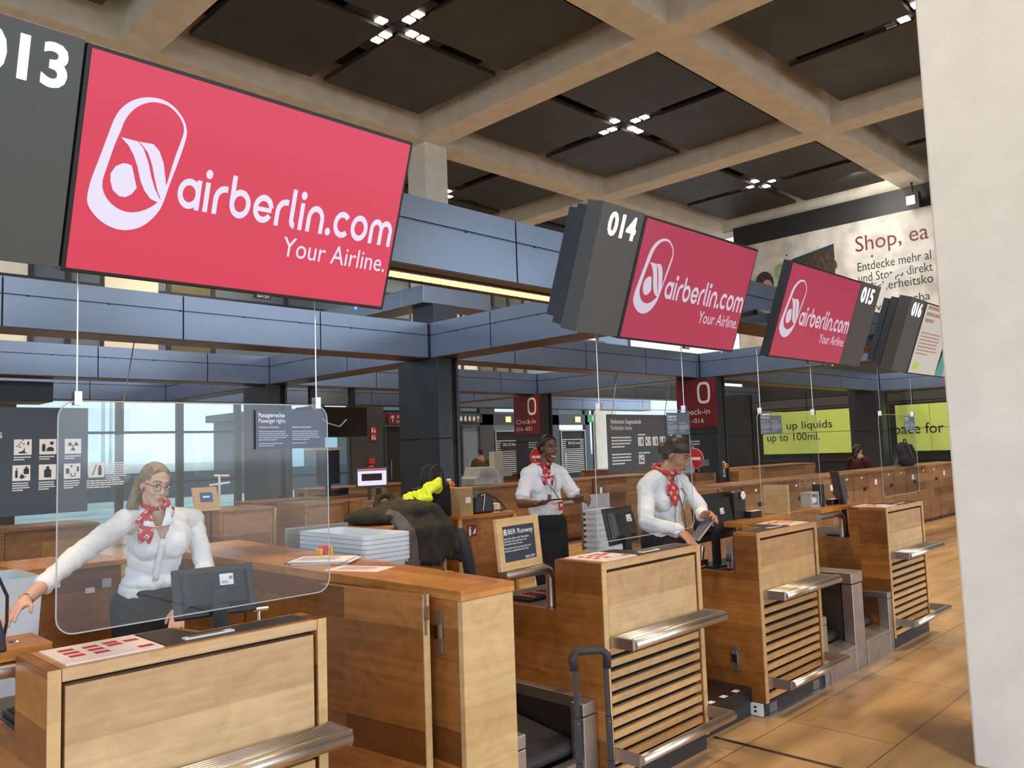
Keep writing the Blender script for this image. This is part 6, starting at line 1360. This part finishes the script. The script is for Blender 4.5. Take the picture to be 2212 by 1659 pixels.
def woman(name_label, J, fwd_body, fwd_head, up_head, skin, hair, lips, short=False, k=1.0, up_body=(0, 0, 1), eye='eye_dark', browm='brow', gaze=0.0, smile=False, lid=0.0, hands=None, skirt_len=None, extra_hair=None, sleeve_end=None, vtip=0.03):
    root = thing('person', name_label, 'person', (J['hips'][0], J['hips'][1], 0))
    fb, rb, ub = frame(fwd_body, up_body); fh, rh, uh = frame(fwd_head, up_head)
    m = MB(); P, RH = head_geo(m, V(J['head']), fh, rh, uh, V(J['neck']), k); torso(m, J, fb, rb, ub)
    cap(m, J['neck'], V(J['chest'])+ub*0.06, 0.056, 0.09)
    for s in ('R', 'L'):
        arm(m, J['sh'+s], J['el'+s], J['wr'+s]); h = hands[s]; hand(m, J['wr'+s], *h)
        hp = V(J['hips'])+rb*(0.085 if s == 'R' else -0.085); cap(m, hp, J['kn'+s], 0.088, 0.058); cap(m, J['kn'+s], V(J['kn'+s]).lerp(V(J['an'+s]), 0.35), 0.054, 0.055); cap(m, V(J['kn'+s]).lerp(V(J['an'+s]), 0.35), J['an'+s], 0.055, 0.036)
        a = V(J['an'+s]); cap(m, a, a+fb*0.13-Z*(a.z-0.03), 0.036, 0.026)
    ell(m, J['hips'], (0.165, 0.115, 0.11), Matrix((rb, fb, Z)).transposed())
    kz = V(J['hips']).z-0.06
    blob(m, 'body', [skin, 'tights'], root, 0.005, 2, pick=lambda c: 1 if c.z < kz else 0)
    face_parts(root, P, RH, k, lips, eye, browm, gaze, smile, lid, skin)
    # shirt
    m = MB(); torso(m, J, fb, rb, ub, 0.012)
    for s in ('R', 'L'):
        if short: e = V(J['sh'+s]).lerp(V(J['el'+s]), 0.72); cap(m, J['sh'+s], e, 0.056, 0.060); m.tube([e, V(J['sh'+s]).lerp(V(J['el'+s]), 0.80)], [0.062, 0.066], n=18)
        else:
            w = V(J['el'+s]).lerp(V(J['wr'+s]), (sleeve_end or {}).get(s, 0.92)); cap(m, J['sh'+s], J['el'+s], 0.058, 0.051); cap(m, J['el'+s], w, 0.051, 0.038)
            w0 = V(J['el'+s]).lerp(V(J['wr'+s]), (sleeve_end or {}).get(s, 0.92)-0.16); m.tube([w0, w], [0.043, 0.046], n=18)
    hz = V(J['waist'])-ub*0.075; cut = hz.z
    ell(m, V(J['waist'])-ub*0.045, (0.150, 0.118, 0.055), Matrix((rb, fb, ub)).transposed())
    nk = V(J['neck']); ch = V(J['chest'])
    def fold(co, n):
        a = 0.0040*_ns.noise(V((co.x*30, co.y*30, co.z*11)))+0.0045*_ns.noise(V((co.x*11+3, co.y*11, co.z*30+co.x*14)))+0.0012*_ns.noise(co*55)
        d = max(0.0, 1-abs((co-V(J['waist'])).dot(ub)+0.02)/0.10); a += d*0.006*math.sin(38*(co-ch).dot(rb)+4*_ns.noise(co*8))
        return co+n*a
    tip = ch+fb*0.10+ub*vtip
    def openv(c):
        d_ = c-tip; h_ = d_.dot(ub); return (c-ch).dot(fb) > 0.01 and h_ > 0 and abs(d_.dot(rb)) < 0.010+h_*0.42
    sh = blob(m, 'shirt', 'shirt', root, 0.0065, 2, disp=fold, drop=openv)
    # collar, open v neck, placket and buttons
    m = MB(); R0 = 0.066
    cb = nk+ub*0.012
    for s in (-1, 1):
        ring = []
        for j in range(9):
            a = math.radians(180-j*17)*s; d_ = fb*math.cos(a)+rb*math.sin(a); ring.append((cb+d_*R0+ub*(0.035-0.003*j), cb+d_*(R0+0.024)-ub*(0.004+0.005*j)))
        tip = cb+fb*(R0+0.040)+rb*(s*0.072)-ub*0.078; ring.append((cb+fb*(R0+0.012)+rb*(s*0.034)-ub*0.035, tip)); ring.append((cb+fb*(R0+0.038)+rb*(s*0.014)-ub*0.088, cb+fb*(R0+0.040)+rb*(s*0.030)-ub*0.088))
        vs = [p for q in ring for p in q]; m.add(vs, [(2*i, 2*i+1, 2*i+3, 2*i+2) for i in range(len(ring)-1)])
    co = m.build('collar', 'shirt', sh, smooth=True); so = co.modifiers.new('s', 'SOLIDIFY'); so.thickness = 0.004
    v0 = ch+fb*0.114+ub*(vtip-0.01); v1 = V(J['waist'])+fb*0.112-ub*0.04; m = MB(); pts = [v0.lerp(v1, i/6)+fb*(0.006+0.004*math.sin(i)) for i in range(7)]
    m.add([q for p in pts for q in (p-rb*0.015, p+rb*0.015)], [(2*i, 2*i+1, 2*i+3, 2*i+2) for i in range(6)]); pl = m.build('placket', 'shirt', sh, smooth=True); so = pl.modifiers.new('s', 'SOLIDIFY'); so.thickness = 0.004
    m = MB()
    for i in range(5): m.ball(v0.lerp(v1, 0.1+i*0.2)+fb*0.013, (0.005, 0.005, 0.005), 8, 6)
    m.build('button', 'white_plastic', sh)
    # skirt
    m = MB(); Rb = Matrix((rb, fb, Z)).transposed(); H_ = V(J['hips']); ell(m, V(J['waist'])-ub*0.095, (0.134, 0.100, 0.045), Matrix((rb, fb, ub)).transposed()); ell(m, H_, (0.180, 0.130, 0.12), Rb)
    cap(m, H_+rb*0.075, V(J['knR'])+Z*0.06, 0.106, 0.092); cap(m, H_-rb*0.075, V(J['knL'])+Z*0.06, 0.106, 0.092); cap(m, H_, (V(J['knR'])+V(J['knL']))/2+Z*0.06, 0.115, 0.10)
    cap(m, V(J['waist'])-ub*0.14, H_, 0.10, 0.125)
    blob(m, 'skirt', 'black_cloth', root, 0.009, 3)
    # hair
    m = MB()
    ell(m, P(0, -0.024, 0.038), (0.078*k, 0.093*k, 0.089*k), RH); ell(m, P(0, -0.060, 0.0), (0.070*k, 0.055*k, 0.075*k), RH)
    for s in (-1, 1): cap(m, P(s*0.070, 0.006, 0.055), P(s*0.074, -0.040, -0.010), 0.014*k, 0.016*k); cap(m, P(s*0.030, 0.046, 0.094), P(s*0.070, 0.008, 0.050), 0.010*k, 0.010*k)
    if extra_hair: extra_hair(m, P, RH, k)
    def hairfold(co, n):
        q = co-V(J['head']); return co+n*(0.0022*_ns.noise(V((q.dot(rh)*110, q.dot(fh)*10, q.dot(uh)*60))))
    blob(m, 'hair', hair, root, 0.005, 3, disp=hairfold)
    return root, P, RH, (fb, rb, ub), (fh, rh, uh)
def scarf(root, J, axes, knot_side, tails, tight=1.0):
    fb, rb, ub = axes; nk = V(J['neck'])+ub*0.026; m = MB(); pts = []
    for j in range(17): a = j/16*2*math.pi; pts.append(nk+(fb*math.cos(a)*0.066+rb*math.sin(a)*0.062)*tight+ub*(0.012-0.020*math.cos(a)))
    m.tube(pts, 0.0165, n=10, cap=False)
    kn = nk+(fb*0.055+rb*knot_side*0.040)*tight-ub*0.012; m.ball(kn, (0.022, 0.022, 0.022))
    for (dx, df, dz, w) in tails:
        e = kn+rb*dx+fb*df+Z*dz; mid = kn.lerp(e, 0.5)+fb*0.018
        side = (e-kn).normalized().cross(fb).normalized(); th = fb*0.009
        rows = [(kn, 0.012), (kn.lerp(mid, 0.6)+fb*0.008, w*0.75), (mid, w), (mid.lerp(e, 0.55), w*0.85), (e, 0.006)]
        vs = []
        for p, ww in rows: vs += [p-side*ww+th*0.3, p+th*1.4, p+side*ww+th*0.3, p-th]
        fs = []
        for i in range(len(rows)-1):
            for j in range(4): fs.append((4*i+j, 4*i+(j+1) % 4, 4*i+4+(j+1) % 4, 4*i+4+j))
        fs += [(3, 2, 1, 0), tuple(4*(len(rows)-1)+j for j in range(4))]
        m.add(vs, fs)
    o = m.build('neck_scarf', 'scarf_red', root, smooth=True); s = o.modifiers.new('sub', 'SUBSURF'); s.levels = 1; s.render_levels = 1
    return o
# ---- woman with glasses (left)
J = dict(head=(1.525, 3.80, 1.575), neck=(1.545, 3.865, 1.435), chest=(1.585, 3.92, 1.305), waist=(1.575, 3.98, 1.145), hips=(1.565, 4.02, 0.99),
         shR=(1.425, 3.90, 1.395), elR=(1.155, 3.68, 1.285), wrR=(0.895, 3.42, 1.165), shL=(1.765, 3.97, 1.372), elL=(1.800, 3.90, 1.145), wrL=(1.600, 3.72, 1.00),
         knR=(1.50, 3.98, 0.52), knL=(1.64, 4.0, 0.52), anR=(1.50, 4.05, 0.09), anL=(1.65, 4.08, 0.09))
J = {q: (a*1.12, b*1.12, (1.65+(c-1.65)*1.12) if q[:2] not in ('kn', 'an') else c) for q, (a, b, c) in J.items()}
J['head'] = (1.705, 4.262, 1.545)
def long_hair(m, P, RH, k):
    cap(m, P(0.055, -0.065, 0.0), P(0.080, -0.075, -0.15), 0.030, 0.020); cap(m, P(0.03, -0.09, 0.0), P(0.05, -0.09, -0.16), 0.035, 0.024); cap(m, P(0.070, -0.03, 0.03), P(0.072, -0.055, -0.06), 0.014, 0.014)
hd = dict(R=((-0.62, -0.62, -0.30), (0.2, -0.2, -1), 0.30, 0.4, 1, 0.4), L=((-0.45, -0.65, -0.45), (0.2, 0.1, -1), 0.35, 0.3, -1, 0.4))
W1, P, RH, ab, ah = woman('fair-haired woman with glasses and red scarf reaching out her arm behind the nearest desk', J, (-0.22, -1, 0), (0.10, -1, -0.24), (0.10, -0.06, 1), 'skin_fair', 'hair_blonde', 'lips_rose', eye='eye_dark', browm='brow_fair', gaze=0.004, k=0.90, vtip=0.0, hands=hd, extra_hair=long_hair, sleeve_end=dict(R=0.66, L=0.95))
scarf(W1, J, ab, 0.9, ((0.050, 0.034, -0.175, 0.044), (0.008, 0.034, -0.180, 0.036), (0.070, 0.02, -0.07, 0.026)))
g = MB()
for s in (-1, 1):
    pts = [P(s*0.033+0.0225*math.copysign(abs(math.cos(a))**0.8, math.cos(a)), 0.098-0.010*abs(math.cos(a)), 0.002+0.0185*math.sin(a)) for a in [2*math.pi*i/20 for i in range(21)]]
    g.tube(pts, 0.0014, n=6, cap=False); g.tube([P(s*0.055, 0.088, 0.008), P(s*0.077, 0.040, 0.012), P(s*0.080, -0.01, 0.004)], 0.0018, n=6)
g.tube([P(-0.011, 0.099, 0.006), P(0, 0.103, 0.009), P(0.011, 0.099, 0.006)], 0.0016, n=6); g.build('glasses', 'hair_brown', W1)
MB().tube([V(J['neck'])+ab[0]*(0.066*math.cos(a))+ab[1]*(0.075*math.sin(a))-Z*(0.03+0.05*max(0, math.cos(a))) for a in [math.radians(-80+i*16) for i in range(11)]], 0.002, n=6).build('necklace', 'gold', W1)
b = V(J['elR']).lerp(V(J['wrR']), 0.97); dd = (V(J['wrR'])-V(J['elR'])).normalized(); a1 = dd.orthogonal().normalized(); a2 = dd.cross(a1)
MB().tube([b+a1*(0.029*math.cos(t_))+a2*(0.029*math.sin(t_)) for t_ in [i*math.pi/8 for i in range(17)]], 0.0022, n=6, cap=False).build('bracelet', 'gold', W1)
# ---- short-sleeved woman (middle)
J = dict(head=(5.055, 4.57, 1.668), neck=(5.035, 4.62, 1.515), chest=(5.045, 4.63, 1.395), waist=(5.05, 4.62, 1.275), hips=(5.045, 4.62, 1.045),
         shR=(4.918, 4.69, 1.455), elR=(4.80, 4.665, 1.225), wrR=(4.73, 4.43, 1.235), shL=(5.172, 4.55, 1.450), elL=(5.268, 4.46, 1.235), wrL=(5.17, 4.27, 1.262),
         knR=(4.97, 4.56, 0.53), knL=(5.11, 4.55, 0.53), anR=(4.97, 4.64, 0.09), anL=(5.11, 4.64, 0.09))
def bun(m, P, RH, k): ell(m, P(0, -0.115, 0.01), (0.045, 0.04, 0.045), RH)
hd = dict(R=((0.55, -0.45, 0.05), (0.25, 0.3, 1), 0.75, 0.2, -1, 0.7), L=((-0.50, -0.55, 0.05), (-0.5, 0.3, -0.3), 0.9, 0.2, 1, 0.7))
W2, P, RH, ab, ah = woman('smiling dark-skinned woman in short sleeves and black skirt holding a black strap', J, (-0.45, -0.89, 0), (-0.22, -0.95, -0.13), (0, -0.05, 1), 'skin_brown', 'hair_black', 'lips_brown', short=True, smile=True, lid=0.0030, k=0.92, hands=hd, extra_hair=bun)
scarf(W2, J, ab, 0.15, ((0.025, 0.040, -0.170, 0.050), (-0.045, 0.040, -0.175, 0.048)), 1.05)
m = MB(); c = V(J['chest']); f_, r_, u_ = ab
for s, e in ((-1, 0.02), (1, 0.0)): m.tube([V(J['neck'])+r_*(s*0.06)+f_*0.05-u_*0.02, c+r_*(s*0.045-0.02)+f_*0.125, c-r_*0.045+f_*0.135-u_*0.09, V(J['waist'])-r_*0.075+f_*0.125-u_*0.03], 0.005, n=6)
m.build('lanyard', 'hinge_grey', W2)
bq = V(J['waist'])-r_*0.080+f_*0.135-u_*0.075
B(bq.x-0.026, bq.x+0.026, bq.y-0.006, bq.y, bq.z-0.045, bq.z+0.030).build('badge', 'red_paint', W2); B(bq.x-0.016, bq.x+0.016, bq.y-0.008, bq.y-0.0065, bq.z-0.012, bq.z+0.012).build('badge_photo', 'white_plastic', W2)
hR = V(J['wrR'])+V((0.05, -0.045, 0.005)); hL = V(J['wrL'])+V((-0.045, -0.055, 0.0))
st = thing('strap', 'thin black strap held between the hands of the short-sleeved woman', 'strap', hR)
MB().tube([hR+V((-0.09, -0.01, -0.005)), hR+V((-0.03, -0.015, 0.012)), hR.lerp(hL, 0.2)+V((0, -0.015, 0.016)), hR.lerp(hL, 0.6)+V((0, -0.025, 0.008)), hL], 0.0065, n=8).build('band', 'black_plastic', st, smooth=True)
# ---- woman with tablet (right)
J = dict(head=(5.262, 3.455, 1.578), neck=(5.165, 3.51, 1.435), chest=(5.145, 3.53, 1.300), waist=(5.205, 3.56, 1.105), hips=(5.24, 3.60, 0.955),
         shR=(4.955, 3.53, 1.352), elR=(4.80, 3.44, 1.115), wrR=(4.865, 3.20, 1.060), shL=(5.330, 3.48, 1.365), elL=(5.455, 3.40, 1.175), wrL=(5.265, 3.265, 1.135),
         knR=(5.19, 3.62, 0.45), knL=(5.32, 3.62, 0.45), anR=(5.19, 3.72, 0.09), anL=(5.32, 3.72, 0.09))
J = {q: (a*0.88, b*0.88, (1.65+(c-1.65)*0.88) if q[:2] not in ('kn', 'an') else c+0.17) for q, (a, b, c) in J.items()}   # stands right behind the desk
def bun2(m, P, RH, k): ell(m, P(0, -0.115, 0.0), (0.045, 0.035, 0.045), RH); ell(m, P(0.0, -0.02, 0.058), (0.080, 0.092, 0.080), RH)
hd = dict(R=((0.05, -0.75, -0.62), (0.1, 0.5, -0.6), 0.30, 0.3, 1, 0.4), L=((-0.10, -0.95, 0.10), (-0.75, 0.1, -0.6), 0.80, 0.2, 1, 0.7))
W3, P, RH, ab, ah = woman('woman with tied brown hair looking down at a tablet behind the third desk', J, (-0.05, -1, -0.12), (0.10, -0.9, -0.46), (0.12, -0.15, 1), 'skin_tan', 'hair_brown', 'lips_red', up_body=(-0.05, -0.12, 1), lid=0.0045, k=0.96, hands=hd, extra_hair=bun2, sleeve_end=dict(R=0.93, L=0.90))
scarf(W3, J, ab, 0.75, ((0.020, 0.050, -0.205, 0.082), (0.070, 0.03, -0.13, 0.058)), 1.15)
f_, r_, u_ = ab; c = V(J['chest']); m = MB()
for s in (-1, 1): m.tube([V(J['neck'])+r_*(s*0.06)+f_*0.05-u_*0.03, c+r_*(s*0.035-0.05)+f_*0.13, c-r_*0.05+f_*0.14-u_*0.10, V(J['waist'])-r_*0.055+f_*0.13-u_*0.02], 0.006, n=6)
m.build('lanyard', 'hinge_grey', W3); MB().tube([V(J['waist'])-r_*0.055+f_*0.13-u_*0.02, V(J['waist'])-r_*0.055+f_*0.14-u_*0.13], 0.005, n=6).build('lanyard_clip', 'chrome', W3)
MB().ball(P(0.073, 0.006, -0.042), (0.006, 0.006, 0.006), 8, 6).build('earring', 'chrome', W3)
b = V(J['wrR'])-V((0.0, -0.012, -0.006)); dd = (V(J['wrR'])-V(J['elR'])).normalized(); a1 = dd.orthogonal().normalized(); a2 = dd.cross(a1)
MB().tube([b+a1*(0.030*math.cos(t_))+a2*(0.030*math.sin(t_)) for t_ in [i*math.pi/8 for i in range(17)]], 0.003, n=6, cap=False).build('bracelet', 'black_plastic', W3)
tp = V((4.628, 2.845, 1.150)); tu = V((0.50, -0.42, 0.75)).normalized(); tr = V((0.55, 0.80, 0.08)); tr = (tr-tu*tr.dot(tu)).normalized(); tn = tr.cross(tu)
t = thing('tablet', 'slim tablet held in the hand of the woman looking down', 'tablet', tp)
MB().obox(tp-tu*0.13-tr*0.06, tr, tu, tn, 0.125, 0.20, 0.008).build('case', 'terminal_grey', t, bevel=0.002); MB().obox(tp-tu*0.124-tr*0.054+tn*0.0082, tr, tu, tn, 0.113, 0.188, 0.0008).build('display', 'dark_lino', t); MB().obox(tp-tu*0.124-tr*0.054-tn*0.0012, tr, tu, tn, 0.113, 0.188, 0.0008).build('back', 'hinge_grey', t)
# ---- man in a brown coat seen from behind, far away
def back_man(x, y, label, coat='brown_cloth', hair='hair_black', skin='skin_tan', z0=0.0, h=1.0, face=(0.4, 1, 0), female=False):
    root = thing('person', label, 'person', (x, y, z0)); f, r, u = frame(face); o = V((x, y, z0)); P0 = lambda a, b, c: o+r*a+f*b+u*(c*h)
    m = MB(); P, RH = head_geo(m, P0(0, 0.0, 1.66), f, r, u, P0(0, -0.01, 1.50)); cap(m, P0(0, 0, 1.45), P0(0, 0, 1.0), 0.12, 0.13)
    for s in (-1, 1):
        sh, e, w = P0(s*0.19, -0.01, 1.42), P0(s*0.27, 0.03, 1.15), P0(s*0.14, 0.22, 1.18); arm(m, sh, e, w); hand(m, w, f-r*s*0.5, u*-1, 0.6, 0.2, s)
        cap(m, P0(s*0.09, 0, 0.95), P0(s*0.09, 0.01, 0.5), 0.09, 0.06); cap(m, P0(s*0.09, 0.01, 0.5), P0(s*0.09, -0.02, 0.08), 0.055, 0.04); cap(m, P0(s*0.09, -0.02, 0.05), P0(s*0.09, 0.14, 0.03), 0.04, 0.03)
    blob(m, 'body', [skin, 'black_cloth'], root, 0.012, 2, pick=lambda c: 1 if c.z < z0+1.0*h else 0)
    m = MB(); ell(m, P0(0, -0.005, 1.30), (0.20, 0.13, 0.20)); cap(m, P0(-0.10, 0, 1.2), P0(-0.11, 0, 0.62), 0.12, 0.13); cap(m, P0(0.10, 0, 1.2), P0(0.11, 0, 0.62), 0.12, 0.13); ell(m, P0(0, 0, 1.0), (0.19, 0.15, 0.3))
    for s in (-1, 1): cap(m, P0(s*0.16, -0.01, 1.43), P0(s*0.20, -0.01, 1.40), 0.075, 0.075); cap(m, P0(s*0.20, -0.01, 1.40), P0(s*0.27, 0.03, 1.15), 0.075, 0.065); cap(m, P0(s*0.27, 0.03, 1.15), P0(s*0.17, 0.18, 1.175), 0.062, 0.05)
    blob(m, 'coat', coat, root, 0.014, 3)
    m = MB(); ell(m, P(0, -0.022, 0.038), (0.080, 0.094, 0.090), RH); ell(m, P(0, -0.055, -0.005), (0.068, 0.055, 0.07), RH)
    if female: cap(m, P(0, -0.08, 0.02), P(0, -0.10, -0.12), 0.06, 0.05)
    blob(m, 'hair', hair, root, 0.010, 1)
    face_parts(root, P, RH, 1.0, 'lips_rose')
back_man(16.2, 17.3, 'man in a brown coat seen from behind near the far blue door', face=(0.35, 1, 0))
back_man(16.9, 6.75, 'seated-looking woman in a maroon top behind the far drawer units at the right', coat='maroon_cloth', z0=0.0, h=0.86, face=(0.9, -0.3, 0), female=True)
t = thing('bottle', 'clear water bottle on the far drawer units beside the backpack', 'bottle', (17.0, 6.0, 1.1)); MB().lathe((16.15, 5.75, 1.101), [(0.04, 0), (0.045, 0.02), (0.045, 0.2), (0.018, 0.26), (0.018, 0.29)], n=16).build('body', 'acrylic', t, smooth=True)
